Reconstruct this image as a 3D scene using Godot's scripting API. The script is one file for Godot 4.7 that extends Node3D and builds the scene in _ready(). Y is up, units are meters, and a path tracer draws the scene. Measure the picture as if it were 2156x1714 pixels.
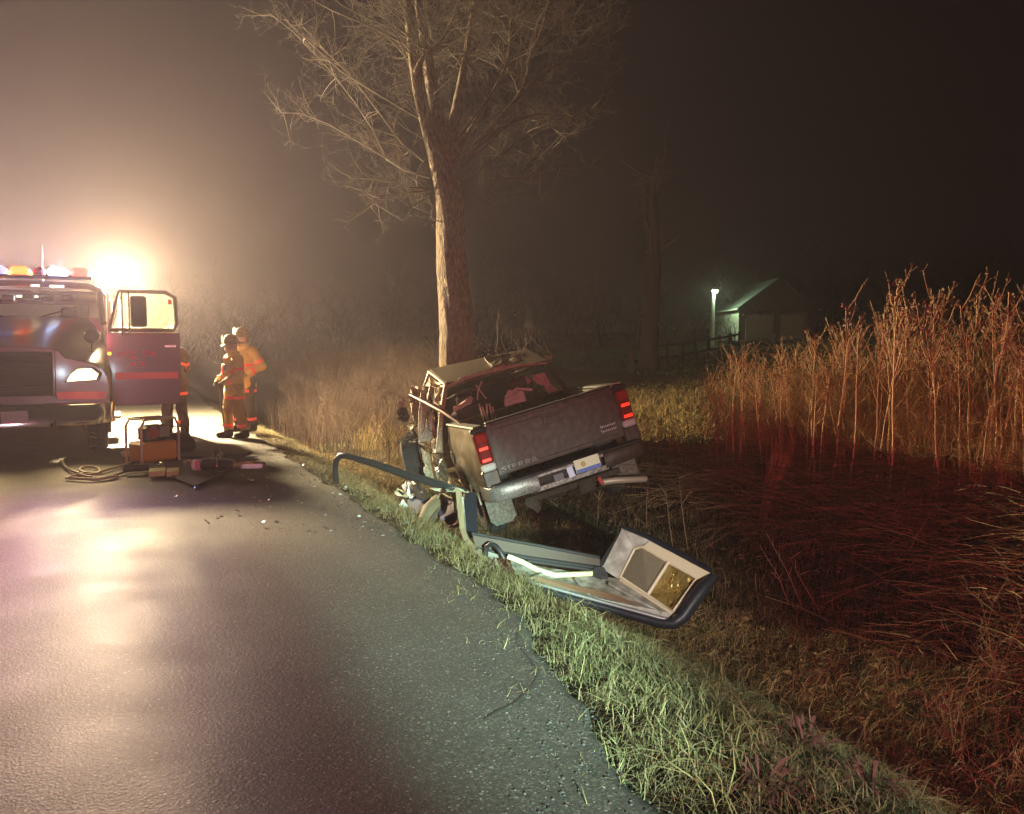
extends Node3D

const S := 0.47495                       # photograph coordinates (2156 wide) to frame pixels
const FOCAL := 830.0
var cam: Camera3D
var rng := RandomNumberGenerator.new()
var noise := FastNoiseLite.new()
var used := {}
var M := {}

# ---------------------------------------------------------------- helpers
func W(x: float, y: float, d: float) -> Vector3:
	return cam.transform * Vector3((x * S - 512.0) / FOCAL * d, -(y * S - 407.0) / FOCAL * d, -d)

func R(a: float, b: float) -> float:
	return rng.randf_range(a, b)

func lin(r: float, g: float, b: float, a := 1.0) -> Color:
	var c := Color(r, g, b).linear_to_srgb()
	c.a = a
	return c

func mat(r: float, g: float, b: float, rough := 0.8, metal := 0.0) -> StandardMaterial3D:
	var m := StandardMaterial3D.new()
	m.albedo_color = lin(r, g, b)
	m.roughness = rough
	m.metallic = metal
	return m

func glow(r: float, g: float, b: float, power: float) -> StandardMaterial3D:
	var m := mat(r * 0.6, g * 0.6, b * 0.6, 0.4)
	m.emission_enabled = true
	m.emission = lin(r, g, b)
	m.emission_energy_multiplier = power
	return m

func pane(r: float, g: float, b: float, a: float, rough := 0.04) -> StandardMaterial3D:
	var m := mat(r, g, b, rough)
	m.transparency = BaseMaterial3D.TRANSPARENCY_ALPHA
	m.albedo_color.a = a
	return m

func ntex(freq: float, size := 512, octaves := 4, as_normal := false, strength := 4.0, sd := 1, lo := Color.BLACK, hi := Color.WHITE, kind := FastNoiseLite.TYPE_SIMPLEX_SMOOTH) -> NoiseTexture2D:
	var n := FastNoiseLite.new()
	n.noise_type = kind
	n.frequency = freq
	n.seed = sd
	n.fractal_octaves = octaves
	var t := NoiseTexture2D.new()
	t.width = size
	t.height = size
	t.seamless = true
	t.noise = n
	if as_normal:
		t.as_normal_map = true
		t.bump_strength = strength
	else:
		var g := Gradient.new()
		g.set_color(0, lo)
		g.set_color(1, hi)
		t.color_ramp = g
	return t

func worn(m: StandardMaterial3D, tex: Texture2D, scale: float) -> StandardMaterial3D:
	m.albedo_texture = tex
	m.uv1_triplanar = true
	m.uv1_scale = Vector3.ONE * scale
	return m

func relief(m: StandardMaterial3D, tex: Texture2D, cm: float) -> StandardMaterial3D:
	m.heightmap_enabled = true
	m.heightmap_texture = tex
	m.heightmap_scale = cm
	return m

func numbered(called: String) -> String:
	if not used.has(called):
		used[called] = 0
		return called
	used[called] += 1
	return "%s_%03d" % [called, used[called]]

func tag(o: Node3D, label: String, category: String, group := "", kind := "") -> Node3D:
	if label: o.set_meta("label", label)
	if category: o.set_meta("category", category)
	if group: o.set_meta("group", group)
	if kind: o.set_meta("kind", kind)
	return o

func thing(called: String, label: String, category: String, at := Transform3D(), group := "") -> Node3D:
	var o := Node3D.new()
	o.name = numbered(called)
	o.transform = at
	add_child(o)
	tag(o, label, category, group)
	return o

# a mesh builder: shapes are added to a SurfaceTool, then committed as one named mesh
class MB:
	var st := SurfaceTool.new()
	var smooth := true
	var col := Color.WHITE
	func _init() -> void:
		st.begin(Mesh.PRIMITIVE_TRIANGLES)
	func tri(a: Vector3, b: Vector3, c: Vector3, s := -2) -> void:
		st.set_smooth_group(s if s != -2 else (0 if smooth else -1))
		for p in [a, b, c]:
			st.set_color(col)
			st.set_uv(Vector2(p.x + p.z, p.y))
			st.add_vertex(p)
	func quad(a: Vector3, b: Vector3, c: Vector3, d: Vector3, s := -2) -> void:
		tri(a, b, c, s)
		tri(a, c, d, s)
	func done() -> ArrayMesh:
		st.generate_normals()
		return st.commit()

	# box with chamfered edges
	func box(c: Vector3, size: Vector3, bev := 0.0, basis := Basis()) -> MB:
		var h := size / 2.0
		var b := minf(bev, minf(h.x, minf(h.y, h.z)) * 0.9)
		var f := func(x: float, y: float, z: float) -> Vector3: return c + basis * Vector3(x, y, z)
		for ax in 3:
			for sg in [-1.0, 1.0]:
				var u := (ax + 1) % 3
				var v := (ax + 2) % 3
				var q := []
				for k in [[-1, -1], [1, -1], [1, 1], [-1, 1]]:
					var p := Vector3.ZERO
					p[ax] = sg * h[ax]
					p[u] = k[0] * (h[u] - b)
					p[v] = k[1] * (h[v] - b)
					q.append(f.call(p.x, p.y, p.z))
				if sg > 0: q.reverse()
				quad(q[0], q[1], q[2], q[3], -1)
		if b > 0.0:
			for ax in 3:
				var u := (ax + 1) % 3
				var v := (ax + 2) % 3
				for su in [-1.0, 1.0]:
					for sv in [-1.0, 1.0]:
						var q := []
						for k in [[-1, 0], [1, 0], [1, 1], [-1, 1]]:
							var p := Vector3.ZERO
							p[ax] = k[0] * (h[ax] - b)
							p[u] = su * (h[u] - (b if k[1] == 1 else 0.0))
							p[v] = sv * (h[v] - (b if k[1] == 0 else 0.0))
							q.append(f.call(p.x, p.y, p.z))
						if su * sv < 0: q.reverse()
						quad(q[0], q[1], q[2], q[3], -1)
			for sx in [-1.0, 1.0]:
				for sy in [-1.0, 1.0]:
					for sz in [-1.0, 1.0]:
						var a = f.call(sx * h.x, sy * (h.y - b), sz * (h.z - b))
						var d = f.call(sx * (h.x - b), sy * h.y, sz * (h.z - b))
						var e = f.call(sx * (h.x - b), sy * (h.y - b), sz * h.z)
						if sx * sy * sz > 0: tri(a, e, d, -1)
						else: tri(a, d, e, -1)
		return self

	# tube along points with radii
	func tube(pts: Array, radii: Array, sides := 8, caps := true) -> MB:
		var rings := []
		var side := Vector3.ZERO
		for i in pts.size():
			var t: Vector3 = (pts[mini(i + 1, pts.size() - 1)] - pts[maxi(i - 1, 0)])
			t = t.normalized() if t.length() > 1e-6 else Vector3.UP
			if side == Vector3.ZERO:
				side = t.cross(Vector3.UP if absf(t.y) < 0.9 else Vector3.RIGHT).normalized()
			side = (side - t * side.dot(t)).normalized()
			var up := t.cross(side)
			var r: float = radii[mini(i, radii.size() - 1)]
			var ring := []
			for k in sides:
				var a := TAU * k / sides
				ring.append(pts[i] + (side * cos(a) + up * sin(a)) * r)
			rings.append(ring)
		for i in rings.size() - 1:
			for k in sides:
				var n := (k + 1) % sides
				quad(rings[i][k], rings[i][n], rings[i + 1][n], rings[i + 1][k], 1)
		if caps:
			for e in [0, rings.size() - 1]:
				for k in range(1, sides - 1):
					if e == 0: tri(rings[e][0], rings[e][k + 1], rings[e][k], -1)
					else: tri(rings[e][0], rings[e][k], rings[e][k + 1], -1)
		return self

	# polygon given in 3D, extruded along its normal (or along `along`)
	func plate(pts: Array, thick: float, along := Vector3.ZERO) -> MB:
		var n := Vector3.ZERO
		for i in pts.size():
			n += (pts[i] as Vector3).cross(pts[(i + 1) % pts.size()])
		n = n.normalized()
		var u: Vector3 = (pts[1] - pts[0]).normalized()
		u = (u - n * u.dot(n)).normalized()
		var v := n.cross(u)
		var flat := PackedVector2Array()
		for p in pts:
			flat.append(Vector2(u.dot(p), v.dot(p)))
		var idx := Geometry2D.triangulate_polygon(flat)
		var off := (along if along != Vector3.ZERO else n * thick)
		for i in range(0, idx.size(), 3):
			tri(pts[idx[i]], pts[idx[i + 1]], pts[idx[i + 2]], -1)
			tri(pts[idx[i]] + off, pts[idx[i + 2]] + off, pts[idx[i + 1]] + off, -1)
		for i in pts.size():
			var j := (i + 1) % pts.size()
			quad(pts[i], pts[j], pts[j] + off, pts[i] + off, -1)
		return self

	# lathe: profile of (radius, y) about an axis through `c`
	func lathe(prof: Array, c: Vector3, basis := Basis(), sides := 20, sharp := false) -> MB:
		for i in prof.size() - 1:
			for k in sides:
				var a0 := TAU * k / sides
				var a1 := TAU * (k + 1) / sides
				var p := func(q: Vector2, a: float) -> Vector3: return c + basis * Vector3(q.x * cos(a), q.y, q.x * sin(a))
				quad(p.call(prof[i], a0), p.call(prof[i], a1), p.call(prof[i + 1], a1), p.call(prof[i + 1], a0), -1 if sharp else 2 + i)
		return self

	# bilinear sheet with noise, closed with a small thickness
	func sheet(a: Vector3, b: Vector3, c: Vector3, d: Vector3, nu: int, nv: int, amp: float, thick: float, nz: FastNoiseLite, freq := 6.0, pin := true) -> MB:
		var n := (b - a).cross(d - a).normalized()
		var g := []
		for j in nv + 1:
			var row := []
			for i in nu + 1:
				var u := float(i) / nu
				var v := float(j) / nv
				var p := a.lerp(b, u).lerp(d.lerp(c, u), v)
				var k := (minf(1.0, 6.0 * u * (1.0 - u) + 0.25) * minf(1.0, 6.0 * v * (1.0 - v) + 0.25)) if pin else 1.0
				var q := p * freq
				p += n * amp * k * (nz.get_noise_3d(q.x * 20, q.y * 20, q.z * 20) * 1.6)
				p += (b - a).normalized() * amp * 0.6 * nz.get_noise_3d(q.x * 20 + 300, q.y * 20, q.z * 20)
				row.append(p)
			g.append(row)
		for j in nv:
			for i in nu:
				quad(g[j][i], g[j][i + 1], g[j + 1][i + 1], g[j + 1][i], 0 if smooth else -1)
				if thick > 0.0:
					var o := n * thick
					quad(g[j][i] - o, g[j + 1][i] - o, g[j + 1][i + 1] - o, g[j][i + 1] - o, 5 if smooth else -1)
		if thick > 0.0:
			var o := n * thick
			for i in nu:
				quad(g[0][i], g[0][i] - o, g[0][i + 1] - o, g[0][i + 1], -1)
				quad(g[nv][i], g[nv][i + 1], g[nv][i + 1] - o, g[nv][i] - o, -1)
			for j in nv:
				quad(g[j][0], g[j + 1][0], g[j + 1][0] - o, g[j][0] - o, -1)
				quad(g[j][nu], g[j][nu] - o, g[j + 1][nu] - o, g[j + 1][nu], -1)
		return self

func put(called: String, mb, material: Material, parent: Node3D = null, label := "") -> MeshInstance3D:
	var o := MeshInstance3D.new()
	o.mesh = mb.done() if mb is MB else mb
	o.material_override = material
	if parent == null:
		o.name = numbered(called)
		add_child(o)
	else:
		o.name = called
		parent.add_child(o, true)
	if label: o.set_meta("label", label)
	return o

func struct(called: String, mb, material: Material) -> MeshInstance3D:
	var o := put(called, mb, material)
	o.set_meta("kind", "structure")
	return o

func text(words: String, height: float, depth: float, font := "Droid Sans", weight := 700) -> Mesh:
	var t := TextMesh.new()
	var f := SystemFont.new()
	f.font_names = PackedStringArray([font])
	f.font_weight = weight
	t.font = f
	t.text = words
	t.font_size = 64
	t.pixel_size = height / 46.0
	t.depth = depth
	t.curve_step = 4.0
	return t

func lamp_light(kind: Light3D, at: Vector3, color: Color, energy: float, size: float, parent: Node3D = null) -> Light3D:
	kind.light_color = color
	kind.light_energy = energy
	kind.light_size = size
	kind.shadow_enabled = true
	if kind is OmniLight3D: kind.omni_range = 120.0
	if kind is SpotLight3D: kind.spot_range = 120.0
	kind.name = "lamp_light"
	(parent if parent else self).add_child(kind, true)
	kind.position = at
	return kind

func wheel(parent: Node3D, at: Vector3, radius: float, width: float, called := "wheel", turn := Basis()) -> MeshInstance3D:
	var b := turn * Basis(Vector3.FORWARD, PI / 2)
	var w := width / 2.0
	var r := radius
	var ty := put(called, MB.new().lathe([Vector2(r * 0.58, -w), Vector2(r * 0.86, -w), Vector2(r * 0.97, -w * 0.75), Vector2(r, -w * 0.4), Vector2(r, w * 0.4), Vector2(r * 0.97, w * 0.75), Vector2(r * 0.86, w), Vector2(r * 0.58, w), Vector2(r * 0.5, w * 0.3), Vector2(r * 0.5, -w * 0.3), Vector2(r * 0.58, -w)], at, b, 28), M.rubber, parent)
	var tr := MB.new()
	for k in 40:
		var a := TAU * k / 40
		for s in [-1.0, 1.0]:
			var bb := b * Basis(Vector3.UP, a + s * 0.03)
			tr.box(at + bb * Vector3(r * 1.0, s * w * 0.42, 0), Vector3(0.022, w * 0.62, r * 0.1), 0.004, bb * Basis(Vector3.RIGHT, s * 0.35))
	var tread := put("tread", tr, M.rubber, ty)
	tread.set_meta("kind", "stuff")
	put("rim", MB.new().lathe([Vector2(0.001, w * 0.5), Vector2(r * 0.18, w * 0.55), Vector2(r * 0.22, w * 0.25), Vector2(r * 0.48, w * 0.2), Vector2(r * 0.57, w * 0.85), Vector2(r * 0.6, w * 0.9)], at, b, 24), M.steel, ty)
	put("hub_cap", MB.new().lathe([Vector2(0.001, -w * 0.5), Vector2(r * 0.18, -w * 0.55), Vector2(r * 0.22, -w * 0.25), Vector2(r * 0.48, -w * 0.2), Vector2(r * 0.57, -w * 0.85), Vector2(r * 0.6, -w * 0.9)], at, b, 24), M.steel, ty)
	return ty

# ---------------------------------------------------------------- the scene
func _ready() -> void:
	rng.seed = 20241
	noise.seed = 5
	noise.frequency = 0.01
	noise.noise_type = FastNoiseLite.TYPE_SIMPLEX_SMOOTH
	cam = Camera3D.new()
	cam.name = "camera"
	cam.fov = rad_to_deg(2.0 * atan(407.0 / FOCAL))
	cam.near = 0.05
	cam.far = 900.0
	cam.transform = Transform3D(Basis(Vector3.UP, deg_to_rad(-25.3)) * Basis(Vector3.RIGHT, deg_to_rad(-4.27)), Vector3(0, 1.6, 0))
	add_child(cam)
	var env := Environment.new()
	env.background_mode = Environment.BG_SKY
	var sky := Sky.new()
	var sm := ProceduralSkyMaterial.new()
	sm.sky_top_color = lin(0.0035, 0.0024, 0.0022)
	sm.sky_horizon_color = lin(0.0055, 0.0036, 0.0031)
	sm.ground_horizon_color = lin(0.006, 0.004, 0.0035)
	sm.ground_bottom_color = lin(0.004, 0.003, 0.003)
	sm.sky_curve = 0.2
	sky.sky_material = sm
	env.sky = sky
	env.tonemap_mode = Environment.TONE_MAPPER_LINEAR
	env.tonemap_exposure = 1.0
	env.volumetric_fog_enabled = true
	env.volumetric_fog_density = GLARE_HAZE
	env.volumetric_fog_anisotropy = 0.58
	env.volumetric_fog_albedo = lin(1.0, 0.86, 0.97)
	env.sdfgi_enabled = true
	env.ssao_enabled = true
	env.ssil_enabled = true
	var we := WorldEnvironment.new()
	we.name = "night_environment"
	we.environment = env
	add_child(we)
	materials()
	make_ground()
	make_road()
	make_fire_truck()
	make_unseen_patrol_car()
	make_house()
	make_tree()
	make_pickup()
	make_topper()
	make_debris()
	make_tools()
	make_people()
	make_weeds()
	make_brush()
	make_grass()
	make_grit()

const GLARE_HAZE := 0.00145  # thin haze put in to stand for lens glare round the lamps

func materials() -> void:
	M.rubber = relief(mat(0.022, 0.022, 0.022, 0.85), ntex(0.06, 256), 0.4)
	M.rubber.uv1_triplanar = true
	M.steel = mat(0.35, 0.34, 0.32, 0.45, 0.8)
	M.chrome = mat(0.75, 0.75, 0.76, 0.16, 1.0)
	M.black = mat(0.018, 0.018, 0.019, 0.5)
	M.trim = mat(0.012, 0.012, 0.013, 0.7)
	M.red = mat(0.07, 0.008, 0.009, 0.3)
	M.red.clearcoat_enabled = true
	M.red.clearcoat = 0.2
	M.red.clearcoat_roughness = 0.08
	M.reflective = mat(0.92, 0.10, 0.07, 0.35)
	M.glass = pane(0.9, 0.95, 0.93, 0.12)
	M.dark_glass = pane(0.05, 0.06, 0.06, 0.55)
	M.bark = relief(worn(mat(0.9, 0.9, 0.9, 0.95), ntex(0.02, 512, 4, false, 4.0, 8, Color(0.22, 0.18, 0.14), Color(0.66, 0.58, 0.47)), 1.3), ntex(0.035, 512, 5, false, 4.0, 12), 4.5)
	M.bark.uv1_scale = Vector3(2.2, 0.5, 2.2)
	M.twig = mat(0.088, 0.068, 0.048, 0.9)

# ---------------------------------------------------------------- the ground
func smooth(a: float, b: float, x: float) -> float:
	var t := clampf((x - a) / (b - a), 0.0, 1.0)
	return t * t * (3.0 - 2.0 * t)

func profile(x: float) -> float:
	var k := [[-200.0, -0.6], [-40.0, -0.5], [-14.0, -0.3], [-8.0, -0.75], [-5.6, -0.1], [-4.9, -0.06], [1.85, -0.06], [2.2, -0.02], [2.4, -0.05], [2.7, -0.2], [3.05, -0.42], [3.5, -0.66], [4.1, -0.85], [4.8, -0.80], [5.8, -0.42], [7.0, -0.06], [8.5, 0.02], [10.0, 0.03]]
	if x >= 10.0:
		var q := minf(x, 62.0) - 10.0
		return 0.03 + 0.00125 * q * q
	for i in k.size() - 1:
		if x < k[i + 1][0]:
			var t: float = clampf((x - k[i][0]) / (k[i + 1][0] - k[i][0]), 0.0, 1.0)
			return lerpf(k[i][1], k[i + 1][1], t)
	return 0.0

func ground_at(x: float, z: float) -> float:
	var h := (profile(x - 0.18) + profile(x) + profile(x + 0.18)) / 3.0
	var rough := smooth(2.2, 2.9, x) + smooth(-5.0, -6.0, x)
	h += rough * (0.05 * noise.get_noise_2d(x * 60.0, z * 60.0) + 0.09 * noise.get_noise_2d(x * 14.0 + 500.0, z * 14.0))
	return h

func on_ground(x: float, z: float, up := 0.0) -> Vector3:
	return Vector3(x, ground_at(x, z) + up, z)

func road_top(x: float, z: float) -> float:
	return 0.045 * (1.0 - pow(absf(x + 1.3) / 3.5, 2.0)) + 0.012 * noise.get_noise_2d(x * 40.0, z * 25.0)

func road_edge(z: float) -> float:
	return 2.16 - 0.52 * smooth(-5.0, -2.0, z) + 0.10 * noise.get_noise_2d(z * 90.0, 40.0) + 0.05 * noise.get_noise_2d(z * 400.0, 90.0)

func axis(parts: Array) -> PackedFloat32Array:
	var a := PackedFloat32Array()
	for p in parts:
		var x: float = p[0]
		while x < p[1] - 1e-4:
			a.append(x)
			x += p[2]
	a.append(parts[-1][1])
	return a

func make_ground() -> void:
	var xs := axis([[-420.0, -60.0, 40.0], [-60.0, -8.0, 4.0], [-8.0, 1.4, 0.5], [1.4, 9.0, 0.1], [9.0, 20.0, 0.5], [20.0, 70.0, 2.5], [70.0, 430.0, 40.0]])
	var zs := axis([[-440.0, -80.0, 30.0], [-80.0, -24.0, 2.0], [-24.0, -1.0, 0.12], [-1.0, 20.0, 1.5], [20.0, 100.0, 20.0]])
	var st := SurfaceTool.new()
	st.begin(Mesh.PRIMITIVE_TRIANGLES)
	st.set_smooth_group(0)
	for z in zs:
		for x in xs:
			var dirt := Color(0.075, 0.055, 0.034)
			var tan_ := Color(0.16, 0.115, 0.055)
			var green := Color(0.05, 0.075, 0.022)
			var mould := Color(0.085, 0.062, 0.04)
			var c := dirt.lerp(Color(0.085, 0.075, 0.035), smooth(1.8, 2.6, x) * (1.0 - smooth(3.2, 4.0, x)))
			c = c.lerp(mould, smooth(3.3, 4.2, x) * (1.0 - smooth(5.5, 6.8, x)))
			c = c.lerp(tan_, smooth(6.2, 7.2, x))
			c = c.lerp(green, smooth(20.0, 26.0, x + 0.2 * z + 8.0 * noise.get_noise_2d(x * 6.0, z * 6.0)))
			c = c * (1.0 + 0.5 * noise.get_noise_2d(x * 120.0, z * 120.0) + 0.3 * noise.get_noise_2d(x * 30.0 + 99.0, z * 30.0))
			c.a = 1.0
			st.set_color(c)
			st.set_uv(Vector2(x, z))
			st.add_vertex(Vector3(x, ground_at(x, z), z))
	var nx := xs.size()
	for j in zs.size() - 1:
		for i in nx - 1:
			var a := j * nx + i
			for k in [a, a + 1, a + nx, a + 1, a + nx + 1, a + nx]:
				st.add_index(k)
	st.generate_normals()
	var m := mat(1, 1, 1, 0.95)
	m.vertex_color_use_as_albedo = true
	m.metallic_specular = 0.15
	worn(m, ntex(0.02, 1024, 5, false, 4.0, 4, Color(0.45, 0.45, 0.45), Color(1, 1, 1)), 0.6)
	m.uv1_world_triplanar = true
	relief(m, ntex(0.05, 1024, 5, false, 4.0, 9), 3.0)
	struct("ground", st.commit(), m)

func make_road() -> void:
	var zs := axis([[-300.0, -40.0, 10.0], [-40.0, -24.0, 1.0], [-24.0, 2.0, 0.08], [2.0, 60.0, 4.0]])
	var st := SurfaceTool.new()
	st.begin(Mesh.PRIMITIVE_TRIANGLES)
	st.set_smooth_group(0)
	var across := [0.0, 0.004]
	for k in 40: across.append(0.01 + 0.99 * k / 39.0)
	for z in zs:
		var e := road_edge(z)
		for t in across:
			var x := lerpf(e, -4.75, t)
			var y := road_top(x, z)
			if t == 0.0: y = -0.09
			# wheel tracks, old patches and pale wear
			var track := exp(-pow((x - 1.0) / 0.38, 2.0)) + exp(-pow((x + 0.7) / 0.38, 2.0)) + exp(-pow((x + 2.4) / 0.38, 2.0))
			var w := 0.9 + 0.14 * track + 0.22 * noise.get_noise_2d(x * 55.0, z * 18.0) + 0.15 * noise.get_noise_2d(x * 240.0, z * 160.0)
			w += 0.18 * smooth(0.5, 0.0, e - x)
			st.set_color(Color(w, w * 0.985, w * 0.96))
			st.set_uv(Vector2(x, z))
			st.add_vertex(Vector3(x, y, z))
	var nx := across.size()
	for j in zs.size() - 1:
		for i in nx - 1:
			var a := j * nx + i
			for k in [a, a + nx, a + 1, a + 1, a + nx, a + nx + 1]:
				st.add_index(k)
	st.generate_normals()
	var m := mat(1, 1, 1, 1.0)
	m.vertex_color_use_as_albedo = true
	m.roughness_texture = ntex(0.006, 512, 5, false, 4.0, 61, Color(0.58, 0.58, 0.58), Color(0.66, 0.66, 0.66))
	var im := Image.create(1024, 1024, false, Image.FORMAT_RGB8)
	var hm := Image.create(1024, 1024, false, Image.FORMAT_L8)
	var r := RandomNumberGenerator.new()
	r.seed = 77
	im.fill(Color(0.285, 0.28, 0.27))
	hm.fill(Color(0.25, 0.25, 0.25))
	# aggregate: each stone chip a small spot of its own tone and height
	for k in 52000:
		var x := r.randi_range(0, 1020)
		var y := r.randi_range(0, 1020)
		var s := r.randi_range(2, 5)
		var v := r.randf_range(0.2, 0.41)
		if r.randf() < 0.07: v = r.randf_range(0.4, 0.62)
		im.fill_rect(Rect2i(x, y, s, r.randi_range(2, 5)), Color(v * r.randf_range(0.96, 1.08), v, v * r.randf_range(0.88, 1.0)))
		var hh := r.randf_range(0.35, 1.0)
		hm.fill_rect(Rect2i(x, y, s, s), Color(hh, hh, hh))
	worn(m, ImageTexture.create_from_image(im), 0.45)
	m.uv1_world_triplanar = true
	relief(m, ImageTexture.create_from_image(hm), 0.13)
	m.metallic_specular = 0.42
	var road := struct("road", st.commit(), m)
	# tar-filled cracks
	var tar := mat(0.036, 0.035, 0.034, 0.6)
	for k in [4]:
		var mb := MB.new()
		var p := Vector2([0.9, -0.4, 1.6, 0.2, 1.3, -1.2][k], [-4.2, -5.6, -6.5, -8.6, -3.1, -3.4][k])
		var ang: float = [0.2, 1.4, -0.2, 1.7, 0.9, 0.1][k]
		var last := []
		for i in 46:
			ang += R(-0.3, 0.3)
			p += Vector2(sin(ang), -cos(ang)) * 0.055
			if p.x > 2.0: break
			var sd := Vector2(cos(ang), sin(ang)) * R(0.002, 0.008)
			var now := [Vector3(p.x - sd.x, road_top(p.x - sd.x, p.y) + 0.004, p.y - sd.y), Vector3(p.x + sd.x, road_top(p.x + sd.x, p.y) + 0.004, p.y + sd.y)]
			if last.size(): mb.quad(last[0], last[1], now[1], now[0])
			last = now
		put("crack", mb, tar, road)

# ---------------------------------------------------------------- grass and litter (too many to count)
func blade_clump(n: int, h: float, spread: float, lean: float, width: float, sd: int) -> ArrayMesh:
	var r := RandomNumberGenerator.new()
	r.seed = sd
	var mb := MB.new()
	for k in n:
		var a := r.randf() * TAU
		var base := Vector3(r.randf_range(-1, 1), 0, r.randf_range(-1, 1)) * spread
		var dir := Vector3(cos(a), 0, sin(a))
		var side := Vector3(-sin(a), 0, cos(a)) * width * r.randf_range(0.6, 1.2)
		var hh := h * r.randf_range(0.45, 1.1)
		var ln := lean * r.randf_range(0.3, 1.4)
		var p0 := base
		var p1 := base + dir * hh * ln * 0.25 + Vector3.UP * hh * 0.55
		var p2 := base + dir * hh * ln * 0.8 + Vector3.UP * hh * (0.95 - 0.25 * ln)
		var p3 := base + dir * hh * ln * 1.35 + Vector3.UP * hh * (1.1 - 0.65 * ln)
		var v := r.randf_range(0.6, 1.35)
		mb.col = Color(v, v * r.randf_range(0.85, 1.05), v * r.randf_range(0.7, 1.0))
		mb.quad(p0 - side, p0 + side, p1 + side, p1 - side)
		mb.quad(p1 - side, p1 + side, p2 + side * 0.7, p2 - side * 0.7)
		mb.tri(p2 - side * 0.7, p2 + side * 0.7, p3)
	return mb.done()

func scatter(called: String, label: String, category: String, mesh: Mesh, material: Material, spots: Array) -> void:
	var mm := MultiMesh.new()
	mm.transform_format = MultiMesh.TRANSFORM_3D
	mm.use_colors = true
	mm.mesh = mesh
	mm.instance_count = spots.size()
	for i in spots.size():
		mm.set_instance_transform(i, spots[i][0])
		mm.set_instance_color(i, spots[i][1])
	var o := MultiMeshInstance3D.new()
	o.name = numbered(called)
	o.multimesh = mm
	o.material_override = material
	add_child(o)
	tag(o, label, category, "", "stuff")

func turned(at: Vector3, s: float, tilt := 0.3, sy := 1.0) -> Transform3D:
	var b := Basis(Vector3.UP, R(0, TAU)) * Basis(Vector3.RIGHT, R(-tilt, tilt))
	return Transform3D(b.scaled_local(Vector3(s, s * sy, s)), at)

func leafy(two_sided_tint := 0.4) -> StandardMaterial3D:
	var m := mat(1, 1, 1, 0.7)
	m.vertex_color_use_as_albedo = true
	m.metallic_specular = 0.3
	m.backlight_enabled = true
	m.backlight = Color(two_sided_tint, two_sided_tint, two_sided_tint)
	return m

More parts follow.
